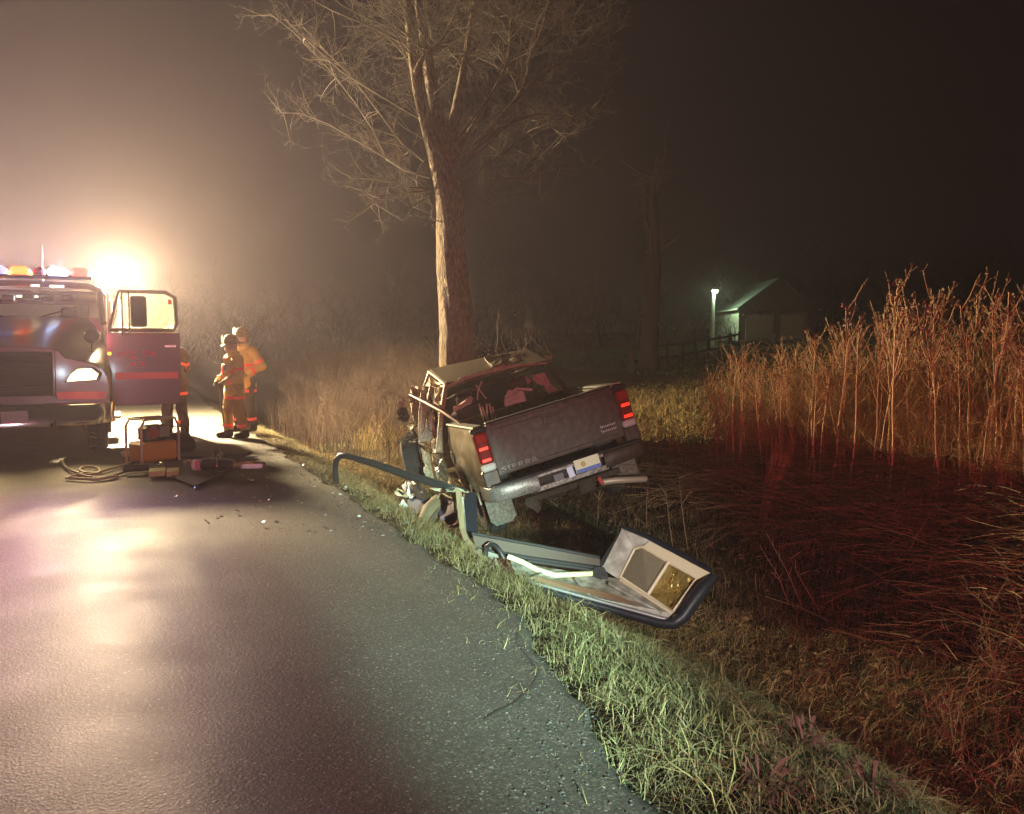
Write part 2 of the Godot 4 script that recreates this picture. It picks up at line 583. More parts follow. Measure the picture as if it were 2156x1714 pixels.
func make_grass() -> void:
	var leaf := leafy()
	var spots := []
	# roadside verge: dense, mixed green and straw
	for k in 13500:
		var z := -0.6 - 17.0 * pow(rng.randf(), 1.35)
		var e := road_edge(z)
		var x := e - 0.42 + 2.0 * pow(rng.randf(), 1.0)
		if x > 2.6 and x < 4.1 and z < -4.6 and z > -7.2: continue
		if x < e + 0.1 and rng.randf() < 0.62 + 0.5 * (e - x): continue
		var patch := noise.get_noise_2d(x * 90.0, z * 90.0)
		if patch < -0.08 and rng.randf() < 0.62: continue
		var near_edge := 1.0 - smooth(0.0, 0.5, x - e)
		var g := clampf(0.5 + 1.1 * patch + R(-0.35, 0.35) - 0.42 + 0.5 * smooth(-9.0, -4.5, z), 0.0, 1.0)
		var c := Color(0.27, 0.225, 0.125).lerp(Color(0.20, 0.20, 0.115), g)
		var s := R(0.55, 1.15) * lerpf(1.0, 0.6, near_edge) * lerpf(0.85, 1.3 - 0.4 * smooth(0.25, 0.6, x - e), smooth(-12.0, -4.0, z))
		spots.append([turned(on_ground(x, z, -0.01), s, 0.45), c * R(0.7, 1.2)])
	var half := spots.size() / 2
	scatter("verge_grass", "short mixed green and straw coloured grass along the road edge", "grass", blade_clump(13, 0.115, 0.06, 0.85, 0.0022, 1), leaf, spots.slice(0, half))
	scatter("matted_grass", "matted longer straw coloured grass on the verge between road and ditch", "grass", blade_clump(14, 0.16, 0.1, 1.15, 0.0023, 2), leaf, spots.slice(half))
	# ditch: brown dead stems and leaf litter
	spots = []
	for k in 9000:
		var z := -0.8 - 17.0 * pow(rng.randf(), 1.2)
		var x := R(3.1, 7.2)
		var c := Color(0.17, 0.12, 0.06).lerp(Color(0.27, 0.2, 0.10), rng.randf())
		if rng.randf() < 0.14: c = Color(0.13, 0.15, 0.05)
		spots.append([turned(on_ground(x, z, -0.01), R(0.5, 1.25), 0.6), c * R(0.5, 1.15)])
	scatter("ditch_grass", "dead brown grass and thin stems covering the ditch", "grass", blade_clump(12, 0.17, 0.12, 1.2, 0.0023, 3), leaf, spots)
	# fallen leaves: small curled faces
	spots = []
	var lf := MB.new()
	lf.quad(Vector3(-0.03, 0, 0), Vector3(0, 0.008, 0.02), Vector3(0.035, 0, 0.0), Vector3(0, 0.01, -0.022))
	for k in 5200:
		var z := -1.2 - 15.0 * rng.randf()
		var x := R(2.4, 9.5)
		var v := R(0.6, 1.5)
		spots.append([turned(on_ground(x, z, 0.03), R(0.6, 1.6), 0.7), Color(0.22 * v, 0.16 * v, 0.095 * v)])
	scatter("fallen_leaves", "curled brown fallen leaves lying in the ditch and on the bank", "leaves", lf.done(), leaf, spots)
	# stubble and low straw on the field beyond the ditch
	spots = []
	for k in 10500:
		var t := rng.randf()
		var x := 6.8 + 16.0 * t * t
		var z := R(-20.0, -1.5) - 8.0 * t * rng.randf()
		var c := Color(0.32, 0.23, 0.10).lerp(Color(0.22, 0.16, 0.07), rng.randf())
		if rng.randf() < 0.1: c = Color(0.12, 0.14, 0.045)
		spots.append([turned(on_ground(x, z, -0.01), R(0.6, 1.5), 0.7), c * R(0.6, 1.25)])
	scatter("field_stubble", "low tan stubble and straw on the field past the ditch", "grass", blade_clump(10, 0.13, 0.16, 1.25, 0.005, 4), leaf, spots)
	# lawn near the house
	spots = []
	for k in 5000:
		var x := R(22.0, 60.0)
		var z := R(-62.0, -22.0)
		spots.append([turned(on_ground(x, z), R(1.2, 2.2), 0.3), Color(0.06, 0.10, 0.03) * R(0.7, 1.2)])
	scatter("lawn_grass", "mown green lawn in front of the far house", "grass", blade_clump(14, 0.09, 0.35, 0.5, 0.012, 5), leaf, spots)
	# lodged stems lying across each other at the foot of the tall weeds
	spots = []
	var stem := MB.new()
	for k in 5:
		var q := []
		var p := Vector3(R(-0.6, 0.0), R(0.0, 0.06), R(-0.14, 0.14))
		var d := Vector3(1, R(-0.05, 0.2), R(-0.35, 0.35)).normalized()
		for i in 6:
			q.append(p)
			d = (d + Vector3(R(-0.1, 0.1), R(-0.16, 0.08), R(-0.28, 0.28))).normalized()
			p += d * R(0.08, 0.2)
		stem.tube(q, [0.0026, 0.0024, 0.0022, 0.0018, 0.0014, 0.001], 3, false)
	var sm := stem.done()
	for k in 1000:
		var z := R(-8.5, -2.6)
		var x := R(5.9, 8.6)
		if z > -4.5: x = R(5.2, 7.5)
		var b := Basis(Vector3.UP, R(-1.6, 1.6) + 0.35) * Basis(Vector3.BACK, R(-0.22, 0.3))
		var v := R(0.5, 1.3)
		spots.append([Transform3D(b.scaled_local(Vector3.ONE * R(0.6, 1.5)), on_ground(x, z, R(0.02, 0.42) * smooth(5.0, 6.6, x) + 0.03)), Color(0.24 * v, 0.17 * v, 0.085 * v)])
	scatter("fallen_stems", "dry weed stems lodged flat across each other at the foot of the tall weeds", "dead stems", sm, leaf, spots)

# small stones along the crumbling road edge, and bits of broken glass and plastic near the wreck
func make_grit() -> void:
	var spots := []
	var stone := MB.new().lathe([Vector2(0.001, 0.009), Vector2(0.009, 0.006), Vector2(0.012, -0.001), Vector2(0.001, -0.006)], Vector3.ZERO, Basis(), 6, true).done()
	for k in 2600:
		var z := -1.4 - 15.0 * pow(rng.randf(), 1.3)
		var e := road_edge(z)
		var x := e + R(-0.3, 0.35) + 0.2 * R(-1, 1)
		var y := road_top(x, z) if x < e else ground_at(x, z)
		var v := R(0.5, 1.5)
		spots.append([turned(Vector3(x, y + 0.002, z), R(0.2, 0.65), 0.4), Color(0.06 * v, 0.056 * v, 0.05 * v)])
	scatter("gravel", "small loose stones along the crumbling edge of the road", "gravel", stone, leafy(0.0), spots)
	spots = []
	var chip := MB.new()
	chip.smooth = false
	chip.quad(Vector3(-0.012, 0, 0), Vector3(0.0, 0.004, 0.01), Vector3(0.014, 0.002, 0.0), Vector3(0, 0, -0.01))
	for k in 420:
		var a := R(0, TAU)
		var r := 2.6 * sqrt(rng.randf())
		var x := 2.9 + r * cos(a)
		var z := -8.8 + r * sin(a)
		var y := road_top(x, z) if x < road_edge(z) else ground_at(x, z)
		var v := R(0.3, 1.0)
		spots.append([turned(Vector3(x, y + 0.03, z), R(0.6, 2.2), 0.6), Color(0.6 * v, 0.58 * v, 0.55 * v)])
	var m := leafy(0.0)
	m.roughness = 0.2
	scatter("glass_bits", "scattered bits of broken glass and plastic on the verge beside the wreck", "debris", chip.done(), m, spots)

# ---------------------------------------------------------------- the fire truck
func loft(sections: Array, closed := false, flat := false) -> MB:
	var mb := MB.new()
	for i in sections.size() - 1:
		var a: Array = sections[i]
		var b: Array = sections[i + 1]
		for k in a.size() - (0 if closed else 1):
			var n := (k + 1) % a.size()
			mb.quad(a[k], a[n], b[n], b[k], -1 if flat else 0)
	return mb

func mirrored(half: Array, z: float, sx := 1.0, sy := 1.0, dy := 0.0) -> Array:
	var out := []
	for k in range(half.size() - 1, -1, -1):
		out.append(Vector3(-half[k].x * sx, half[k].y * sy + dy, z))
	for k in half.size():
		if k == 0 and half[0].x == 0.0: continue
		out.append(Vector3(half[k].x * sx, half[k].y * sy + dy, z))
	return out

func make_fire_truck() -> void:
	var t := thing("fire_truck", "dark red fire truck facing us with its door open and roof lights flashing", "fire truck", Transform3D(Basis(), Vector3(-1.33, 0, -13.3)))
	var red: Material = M.red
	# nose: fenders and hood in one skin
	var h0 := [Vector2(0, 1.60), Vector2(0.35, 1.59), Vector2(0.56, 1.54), Vector2(0.64, 1.44), Vector2(0.95, 1.36), Vector2(1.13, 1.27), Vector2(1.19, 1.1), Vector2(1.19, 0.8)]
	var h1 := [Vector2(0, 1.76), Vector2(0.38, 1.75), Vector2(0.62, 1.69), Vector2(0.7, 1.56), Vector2(0.98, 1.46), Vector2(1.16, 1.36), Vector2(1.21, 1.16), Vector2(1.21, 0.86)]
	var h2 := [Vector2(0, 1.96), Vector2(0.42, 1.95), Vector2(0.78, 1.9), Vector2(0.88, 1.75), Vector2(1.02, 1.6), Vector2(1.15, 1.48), Vector2(1.17, 1.2), Vector2(1.17, 0.8)]
	var h3 := [Vector2(0, 2.05), Vector2(0.45, 2.045), Vector2(0.9, 2.02), Vector2(1.0, 1.92), Vector2(1.08, 1.75), Vector2(1.14, 1.55), Vector2(1.15, 1.2), Vector2(1.15, 0.6)]
	put("hood", loft([mirrored(h0, 0.0, 0.985, 1.0, -0.02), mirrored(h0, -0.05), mirrored(h1, -0.6), mirrored(h2, -1.15), mirrored(h3, -1.5)]), red, t)
	var face := []
	for p in mirrored(h0, -0.02, 0.985, 1.0, -0.02): face.append(p)
	put("nose_panel", MB.new().plate(face, 0.03), red, t)
	# grille
	var gr := put("grille", MB.new().box(Vector3(0, 1.2, 0.0), Vector3(1.0, 0.62, 0.05), 0.02), M.trim, t)
	for k in 7:
		put("grille_bar", MB.new().box(Vector3(0, 0.95 + k * 0.083, 0.03), Vector3(0.94, 0.022, 0.03), 0.006), M.trim, gr)
	for s in [-1.0, 1.0]:
		put("grille_side", MB.new().box(Vector3(s * 0.5, 1.2, 0.025), Vector3(0.035, 0.66, 0.05), 0.01), M.red, gr)
	# headlights
	for s in [-1.0, 1.0]:
		var hous := put("headlight", MB.new().plate([Vector3(s * 0.62, 1.07, 0.005), Vector3(s * 1.06, 1.09, -0.03), Vector3(s * 1.1, 1.2, -0.045), Vector3(s * 0.98, 1.3, -0.03), Vector3(s * 0.78, 1.28, 0.0), Vector3(s * 0.66, 1.16, 0.01)], 0.05), M.chrome, t)
		put("headlight_lens", MB.new().plate([Vector3(s * 0.66, 1.09, 0.07), Vector3(s * 1.02, 1.11, 0.035), Vector3(s * 1.05, 1.19, 0.02), Vector3(s * 0.96, 1.265, 0.03), Vector3(s * 0.8, 1.25, 0.06), Vector3(s * 0.7, 1.165, 0.075)], 0.02), glow(1.0, 0.74, 0.34, 9.0), hous)
		var l: SpotLight3D = lamp_light(SpotLight3D.new(), Vector3(s * 0.86, 1.18, 0.12), Color(1.0, 0.86, 0.62), 4.0 if s > 0 else 9.0, 0.12, t)
		l.spot_angle = 42.0
		l.spot_angle_attenuation = 0.8
		l.rotation = Vector3(deg_to_rad(-8.0), PI, 0)
		put("stripe", MB.new().plate([Vector3(s * 0.54, 0.835, 0.0), Vector3(s * 1.14, 0.825, -0.01), Vector3(s * 1.15, 0.935, -0.01), Vector3(s * 0.5, 0.94, 0.0)], 0.012, Vector3(0, 0, 0.012)), M.reflective, t, "red reflective stripe under the headlight")
		put("fender_marker", MB.new().box(Vector3(s * 1.2, 1.47, -0.75), Vector3(0.06, 0.05, 0.09), 0.015), glow(1.0, 0.4, 0.05, 2.5), t)
	# bumper, plate, tow eyes, splash guard
	var bump := put("bumper", loft([
		[Vector3(-1.25, 0.52, -0.25), Vector3(-1.25, 0.78, -0.25), Vector3(-1.25, 0.79, -0.3)],
		[Vector3(-1.2, 0.5, 0.1), Vector3(-1.2, 0.77, 0.12), Vector3(-1.2, 0.79, -0.05)],
		[Vector3(-1.0, 0.48, 0.25), Vector3(-1.0, 0.76, 0.27), Vector3(-1.0, 0.78, 0.0)],
		[Vector3(1.0, 0.48, 0.25), Vector3(1.0, 0.76, 0.27), Vector3(1.0, 0.78, 0.0)],
		[Vector3(1.2, 0.5, 0.1), Vector3(1.2, 0.77, 0.12), Vector3(1.2, 0.79, -0.05)],
		[Vector3(1.25, 0.52, -0.25), Vector3(1.25, 0.78, -0.25), Vector3(1.25, 0.79, -0.3)]]), M.chrome, t)
	put("number_plate", MB.new().box(Vector3(0.02, 0.62, 0.285), Vector3(0.32, 0.17, 0.012), 0.004), mat(0.6, 0.6, 0.62, 0.5), bump, "pale number plate on the bumper")
	for s in [-1.0, 1.0]:
		put("tow_hook", MB.new().tube([Vector3(s * 0.5, 0.55, 0.2), Vector3(s * 0.5, 0.52, 0.34), Vector3(s * 0.5, 0.44, 0.34), Vector3(s * 0.5, 0.42, 0.22)], [0.022], 7), M.red, bump)
		wheel(t, Vector3(s * 1.0, 0.5, -0.85), 0.5, 0.28)
		wheel(t, Vector3(s * 0.98, 0.5, -5.9), 0.5, 0.5)
		put("splash_guard", MB.new().box(Vector3(s * 0.98, 0.5, -1.45), Vector3(0.4, 0.6, 0.02), 0.004), M.trim, t)
	put("axle", MB.new().tube([Vector3(-1, 0.5, -0.85), Vector3(1, 0.5, -0.85)], [0.09], 8), M.trim, t)
	put("frame_rail", MB.new().box(Vector3(0.4, 0.66, -3.8), Vector3(0.1, 0.24, 7.4), 0.01).box(Vector3(-0.4, 0.66, -3.8), Vector3(0.1, 0.24, 7.4), 0.01), M.trim, t)
	# cab
	var cab := put("cab", MB.new().box(Vector3(0, 0.62, -2.75), Vector3(2.28, 0.08, 2.5), 0.01).box(Vector3(0, 1.55, -4.0), Vector3(2.3, 1.9, 0.06), 0.01).box(Vector3(-1.13, 1.28, -2.72), Vector3(0.05, 1.3, 2.5), 0.02).box(Vector3(1.13, 1.55, -3.52), Vector3(0.05, 1.85, 0.95), 0.02).box(Vector3(0, 1.55, -1.52), Vector3(2.2, 0.95, 0.05), 0.01), red, t)
	put("roof", loft([mirrored([Vector2(0, 2.52), Vector2(0.9, 2.5), Vector2(1.06, 2.44), Vector2(1.1, 2.4)], -1.84), mirrored([Vector2(0, 2.63), Vector2(0.9, 2.61), Vector2(1.1, 2.54), Vector2(1.16, 2.44)], -2.05), mirrored([Vector2(0, 2.66), Vector2(0.92, 2.64), Vector2(1.12, 2.57), Vector2(1.17, 2.45)], -2.6), mirrored([Vector2(0, 2.65), Vector2(0.92, 2.63), Vector2(1.12, 2.56), Vector2(1.17, 2.45)], -4.03)]), red, t)
	put("headliner", MB.new().box(Vector3(0, 2.42, -2.95), Vector3(2.2, 0.03, 2.1), 0.005), mat(0.4, 0.4, 0.38, 0.9), t)
	for s in [-1.0, 1.0]:
		put("roof_pillar", MB.new().tube([Vector3(s * 1.12, 1.95, -1.45), Vector3(s * 1.08, 2.44, -1.86)], [0.055, 0.05], 8), red, cab)
		put("roof_pillar", MB.new().box(Vector3(s * 1.12, 2.15, -2.95), Vector3(0.06, 0.6, 0.12), 0.02), red, cab)
	put("windshield", MB.new().plate([Vector3(-1.06, 2.04, -1.47), Vector3(1.06, 2.04, -1.47), Vector3(1.02, 2.45, -1.86), Vector3(-1.02, 2.45, -1.86)], 0.008), M.glass, t)
	for s in [-1.0, 1.0]:
		put("wiper", MB.new().tube([Vector3(s * 0.25, 2.03, -1.43), Vector3(s * 0.75, 2.2, -1.56)], [0.009], 5), M.trim, t)
	put("dashboard", MB.new().box(Vector3(0, 1.86, -1.78), Vector3(2.15, 0.3, 0.5), 0.06), M.black, t)
	put("bright_rear_panel", MB.new().box(Vector3(0, 2.15, -3.955), Vector3(1.7, 0.36, 0.02), 0.005), mat(0.5, 0.55, 0.5, 0.4), cab)  # opaque pale panel, brightness behind the glass put into its colour
	for s in [-0.6, 0.6]:
		put("seat", MB.new().box(Vector3(s, 1.2, -2.6), Vector3(0.6, 0.2, 0.6), 0.05).box(Vector3(s, 1.65, -2.95), Vector3(0.6, 0.85, 0.16), 0.06).box(Vector3(s, 2.15, -2.97), Vector3(0.3, 0.2, 0.1), 0.04), mat(0.05, 0.05, 0.055, 0.8), t)
	put("steering_wheel", MB.new().lathe([Vector2(0.2, -0.015), Vector2(0.225, 0), Vector2(0.2, 0.015), Vector2(0.185, 0), Vector2(0.2, -0.015)], Vector3(0.6, 1.92, -2.12), Basis(Vector3.RIGHT, -0.9), 24), M.black, t)
	put("unseen_dome_light", MB.new().box(Vector3(0.0, 2.395, -2.5), Vector3(0.3, 0.02, 0.12), 0.004), glow(1.0, 0.95, 0.75, 6.0), t)  # out of view, placed to brighten the cab interior
	lamp_light(OmniLight3D.new(), Vector3(0.0, 2.36, -2.5), Color(1.0, 0.95, 0.8), 0.22, 0.1, t)
	for k in 5:
		put("radio_unit", MB.new().box(Vector3(-0.5 + k * 0.28, 2.36 - 0.02 * (k % 2), -2.0), Vector3(0.17, 0.09, 0.12), 0.015), [M.black, M.red, mat(0.6, 0.6, 0.5, 0.4)][k % 3], t)
	put("hood_mirror", MB.new().lathe([Vector2(0.001, 0.04), Vector2(0.1, 0.02), Vector2(0.12, -0.02), Vector2(0.001, -0.03)], Vector3(0.98, 1.74, -0.55), Basis(Vector3.RIGHT, 1.1), 16), M.chrome, t)
	put("hood_mirror_arm", MB.new().tube([Vector3(0.98, 1.72, -0.58), Vector3(0.95, 1.42, -0.7)], [0.012], 6), M.black, t)
	# the body behind the cab, with lockers
	var body := put("pump_body", MB.new().box(Vector3(0, 1.6, -6.3), Vector3(2.4, 2.0, 4.3), 0.05), red, t)
	for k in 3:
		put("locker_door", MB.new().box(Vector3(1.215, 1.7, -4.9 - k * 1.35), Vector3(0.03, 1.5, 1.2), 0.012), M.steel, body)
	# light bar
	var bar := put("light_bar", MB.new().box(Vector3(0, 2.69, -2.15), Vector3(1.95, 0.05, 0.3), 0.02), M.black, t)
	var seg := [[-0.9, -0.55, Color(1.0, 0.05, 0.03), 1.5], [-0.5, -0.24, Color(0.25, 0.3, 1.0), 2.0], [-0.2, 0.08, Color(1.0, 0.09, 0.015), 7.0], [0.13, 0.29, Color(0.25, 0.02, 0.02), 0.0], [0.33, 0.62, Color(0.45, 0.58, 1.0), 16.0], [0.66, 0.93, Color(1.0, 0.05, 0.03), 5.0]]
	for s in seg:
		var c: Color = s[2]
		put("light_bar_lens", MB.new().box(Vector3((s[0] + s[1]) / 2.0, 2.775, -2.15), Vector3(s[1] - s[0], 0.15, 0.26), 0.05), glow(c.r, c.g, c.b, s[3]) if s[3] > 0 else mat(0.2, 0.01, 0.01, 0.2), bar)
	for x in [-0.19, 0.1]:
		put("marker_light", MB.new().box(Vector3(x, 2.735, -2.0), Vector3(0.055, 0.05, 0.06), 0.01), glow(1.0, 0.5, 0.1, 5.0), bar)
	for q in [[-0.06, Color(1.0, 0.42, 0.36), 16.0], [0.48, Color(0.62, 0.66, 1.0), 34.0], [0.8, Color(1.0, 0.40, 0.38), 10.0], [-0.72, Color(1.0, 0.40, 0.38), 10.0]]:
		var l: SpotLight3D = lamp_light(SpotLight3D.new(), Vector3(q[0], 2.8, -1.98), q[1], q[2], 0.1, t)
		l.spot_angle = 56.0
		l.spot_angle_attenuation = 0.7
		l.rotation = Vector3(deg_to_rad(24.0), PI, 0)
	put("antenna", MB.new().tube([Vector3(0.22, 2.66, -2.7), Vector3(0.225, 3.25, -2.7)], [0.012, 0.006], 6), M.steel, t)
	put("antenna", MB.new().tube([Vector3(0.99, 2.6, -2.3), Vector3(0.995, 2.7, -2.3), Vector3(0.99, 3.05, -2.3)], [0.022, 0.012, 0.006], 6), M.steel, t)
	for s in [[0.16, 0.28], [0.42, 0.62]]:
		put("clearance_light", MB.new().box(Vector3((s[0] + s[1]) / 2.0 - 0.05, 2.535, -1.87), Vector3(s[1] - s[0], 0.03, 0.05), 0.01), glow(1.0, 0.8, 0.5, 5.0), t)
	# floodlight on a mast at the side of the pump body
	var fl := put("floodlight", MB.new().box(Vector3(1.41, 3.02, -6.1), Vector3(0.62, 0.44, 0.14), 0.04), M.black, t)
	put("floodlight_mast", MB.new().tube([Vector3(1.36, 1.0, -6.12), Vector3(1.36, 2.86, -6.12)], [0.035, 0.025], 8), M.steel, fl)
	for k in 2:
		put("floodlight_lens", MB.new().box(Vector3(1.265 + 0.29 * k, 3.02, -6.0), Vector3(0.27, 0.38, 0.05), 0.03), glow(1.0, 0.86, 0.55, 40.0), fl)
		lamp_light(OmniLight3D.new(), Vector3(1.265 + 0.29 * k, 3.02, -5.95), Color(1.0, 0.885, 0.67), FLOOD * 0.5, 0.16, t)
	var fl2 := put("floodlight", MB.new().box(Vector3(-1.41, 3.02, -6.1), Vector3(0.62, 0.44, 0.14), 0.04), M.black, t)  # out of view at the left, placed to light the left of the road
	put("floodlight_mast", MB.new().tube([Vector3(-1.36, 1.0, -6.12), Vector3(-1.36, 2.86, -6.12)], [0.035, 0.025], 8), M.steel, fl2)
	for k in 2:
		put("floodlight_lens", MB.new().box(Vector3(-1.265 - 0.29 * k, 3.02, -6.0), Vector3(0.27, 0.38, 0.05), 0.03), glow(1.0, 0.86, 0.55, 40.0), fl2)
	lamp_light(OmniLight3D.new(), Vector3(-1.265, 3.02, -5.95), Color(1.0, 0.93, 0.86), FLOOD * 0.26, 0.16, t)
	# the open door
	var y0 := 0.62
	var door := put("door", MB.new().plate([Vector3(1.17, y0, -1.6), Vector3(2.2, y0, -1.6), Vector3(2.26, 0.9, -1.6), Vector3(2.26, 1.8, -1.6), Vector3(1.17, 1.8, -1.6)], 0.07, Vector3(0, 0, -0.07)), red, t, "open truck door with red lettering")
	var ring := [Vector3(1.2, 1.84, -1.63), Vector3(1.36, 2.47, -1.63), Vector3(2.06, 2.47, -1.63), Vector3(2.2, 2.38, -1.63), Vector3(2.22, 1.95, -1.63), Vector3(2.16, 1.84, -1.63)]
	var path := ring.duplicate()
	path.append(ring[0])
	put("window_frame", MB.new().tube(path, [0.032], 6), red, door)
	put("window_glass", MB.new().plate(ring, 0.006), pane(0.75, 0.8, 0.7, 0.3, 0.12), door)
	put("weather_strip", MB.new().tube([Vector3(1.25, 1.87, -1.605), Vector3(1.4, 2.44, -1.6), Vector3(2.04, 2.44, -1.6), Vector3(2.17, 2.36, -1.6), Vector3(2.19, 1.97, -1.6), Vector3(2.12, 1.87, -1.6), Vector3(1.25, 1.87, -1.605)], [0.012], 5), M.chrome, door)
	put("sticker", MB.new().box(Vector3(2.12, 2.31, -1.612), Vector3(0.06, 0.08, 0.004)), M.reflective, door)
	put("door_handle", MB.new().box(Vector3(2.1, 1.58, -1.58), Vector3(0.18, 0.05, 0.04), 0.012), M.chrome, door)
	put("stripe", MB.new().box(Vector3(1.74, 1.1, -1.596), Vector3(0.94, 0.11, 0.006)), M.reflective, door, "red reflective stripe across the open door")
	for s in [1.4, 1.5]:
		put("mirror_bar", MB.new().tube([Vector3(s, 1.72, -1.58), Vector3(s, 1.76, -1.42), Vector3(s, 2.42, -1.42), Vector3(s, 2.46, -1.58)], [0.014], 6), M.chrome, door)
	var head := put("mirror", MB.new().box(Vector3(1.64, 2.14, -1.42), Vector3(0.24, 0.5, 0.07), 0.03), M.black, door)
	put("mirror_glass", MB.new().box(Vector3(1.64, 2.14, -1.458), Vector3(0.2, 0.46, 0.006)), M.chrome, head)
	var ink := mat(0.9, 0.06, 0.035, 0.5)
	var word := "BOWNE TWP."
	var f := SystemFont.new()
	f.font_names = PackedStringArray(["Droid Serif"])
	f.font_weight = 700
	var widths := []
	var total := 0.0
	for ch in word:
		var w := 0.062 if ch not in ["W", ".", " "] else (0.088 if ch == "W" else 0.04)
		widths.append(w)
		total += w
	var at := -total / 2.0
	for k in word.length():
		var mid: float = at + widths[k] / 2.0
		at += widths[k]
		if word[k] == " ": continue
		var ang := mid / 0.75
		var o := put("letter", text(word[k], 0.068, 0.004, "Droid Serif"), ink, door)
		o.position = Vector3(1.6 + 0.75 * sin(ang), 1.485 - 0.75 * (1.0 - cos(ang)), -1.594)
		o.rotation.z = -ang
	var l2 := put("lettering", text("NO. 7", 0.066, 0.004, "Droid Serif"), ink, door)
	l2.position = Vector3(1.6, 1.395, -1.594)
	var l3 := put("lettering", text("ALTO", 0.066, 0.004, "Droid Serif"), ink, door)
	l3.position = Vector3(1.6, 1.295, -1.594)
	put("step", MB.new().box(Vector3(1.15, 0.42, -2.2), Vector3(0.35, 0.05, 0.9), 0.01), M.steel, t)

const FLOOD := 780.0

# unseen vehicle behind us, its cool and red lamps placed to light the near scene
func make_unseen_patrol_car() -> void:
	var t := thing("unseen_patrol_car", "dark patrol car out of view behind us, its cool and red lamps lighting the near scene", "patrol car", Transform3D(Basis(), Vector3(-1.0, 0, 3.4)))
	var paint := mat(0.03, 0.03, 0.035, 0.3)
	var sec := func(z: float, top: float, w: float) -> Array:
		return mirrored([Vector2(0, top), Vector2(w * 0.7, top - 0.02), Vector2(w * 0.92, top - 0.1), Vector2(w, top - 0.35 if top < 1.2 else 1.0), Vector2(w, 0.35)], z)
	put("body", loft([sec.call(0.0, 0.8, 0.85), sec.call(0.15, 0.95, 0.93), sec.call(1.2, 1.08, 0.95), sec.call(2.1, 1.62, 0.95), sec.call(4.0, 1.6, 0.95), sec.call(4.7, 1.1, 0.92), sec.call(4.8, 0.9, 0.9)]), paint, t)
	put("front_panel", MB.new().plate([Vector3(-0.85, 0.35, 0), Vector3(0.85, 0.35, 0), Vector3(0.8, 0.75, 0), Vector3(-0.8, 0.75, 0)], 0.03), M.trim, t)
	put("windshield", MB.new().plate([Vector3(-0.8, 1.14, 1.18), Vector3(0.8, 1.14, 1.18), Vector3(0.62, 1.6, 1.98), Vector3(-0.62, 1.6, 1.98)], 0.01), M.dark_glass, t)
	for s in [-1.0, 1.0]:
		wheel(t, Vector3(s * 0.85, 0.35, 0.95), 0.35, 0.22)
		wheel(t, Vector3(s * 0.85, 0.35, 3.7), 0.35, 0.22)
	var bar := put("light_bar", MB.new().box(Vector3(0, 1.7, 2.7), Vector3(1.2, 0.06, 0.28), 0.02), M.black, t)
	put("light_bar_lens", MB.new().box(Vector3(-0.4, 1.79, 2.7), Vector3(0.36, 0.11, 0.24), 0.03), glow(1.0, 0.06, 0.05, 6.0), bar)
	put("light_bar_lens", MB.new().box(Vector3(0.4, 1.79, 2.7), Vector3(0.36, 0.11, 0.24), 0.03), glow(1.0, 0.06, 0.05, 6.0), bar)
	for s in [-1.0, 1.0]:
		var hl := put("headlight", MB.new().box(Vector3(s * 0.68, 0.72, -0.02), Vector3(0.3, 0.14, 0.06), 0.03), M.chrome, t)
		put("headlight_lens", MB.new().box(Vector3(s * 0.68, 0.72, -0.055), Vector3(0.26, 0.11, 0.03), 0.02), glow(0.9, 0.97, 1.0, 8.0), hl)
	var beam := func(at: Vector3, aim: Vector3, c: Color, e: float, cone: float, soft: float, size: float) -> void:
		var l: SpotLight3D = lamp_light(SpotLight3D.new(), at, c, e, size, t)
		l.spot_angle = cone
		l.spot_angle_attenuation = soft
		l.look_at(aim, Vector3.UP)
		l.position = at
	var spot := put("unseen_spotlight", MB.new().lathe([Vector2(0.001, 0.1), Vector2(0.06, 0.08), Vector2(0.085, -0.06), Vector2(0.08, -0.07)], Vector3(0.7, 2.45, 2.3), Basis(Vector3.RIGHT, PI / 2), 16), M.black, t)
	put("unseen_spotlight_mast", MB.new().tube([Vector3(0.7, 1.6, 2.33), Vector3(0.7, 2.4, 2.33)], [0.02], 6), M.steel, spot)
	put("unseen_spotlight_lens", MB.new().box(Vector3(0.7, 2.45, 2.22), Vector3(0.12, 0.12, 0.03), 0.02), glow(0.7, 1.0, 0.85, 20.0), spot)
	beam.call(Vector3(0.7, 2.45, 2.18), Vector3(2.25, -0.1, -6.0), Color(0.80, 1.0, 0.92), UNSEEN_SPOT_E, 6.6, 1.0, 0.06)  # out of view, placed to throw the cool patch on the verge
	for s in [-1.0, 1.0]:
		beam.call(Vector3(s * 0.68, 0.72, -0.1), Vector3(s * 0.68 - 1.0, 0.9, -15.0), Color(0.86, 0.95, 1.0), 6.5, 32.0, 1.0, 0.06)  # out of view, placed to lighten the fire truck and its door
	var work := put("unseen_scene_lamp", MB.new().box(Vector3(0.95, 1.86, 2.3), Vector3(0.2, 0.2, 0.12), 0.02), M.black, t)
	put("unseen_scene_lamp_lens", MB.new().box(Vector3(0.95, 1.86, 2.225), Vector3(0.16, 0.16, 0.03), 0.02), glow(0.8, 1.0, 0.9, 15.0), work)
	beam.call(Vector3(0.95, 1.86, 2.19), W(1300, 1150, 7.6), Color(0.84, 1.0, 0.94), 150.0, 7.0, 1.0, 0.06)  # out of view, placed to light the topper
	beam.call(Vector3(-0.4, 1.79, 2.55), Vector3(-0.3, 1.1, -14.0), Color(1.0, 0.10, 0.10), 16.0, 13.0, 1.0, 0.1)  # out of view, placed to redden the fire truck and its stripes
	beam.call(Vector3(0.4, 1.79, 2.55), W(2000, 1250, 9.0), Color(1.0, 0.36, 0.46), UNSEEN_RED, 44.0, 1.0, 0.1)  # out of view, placed to redden the weeds and ditch

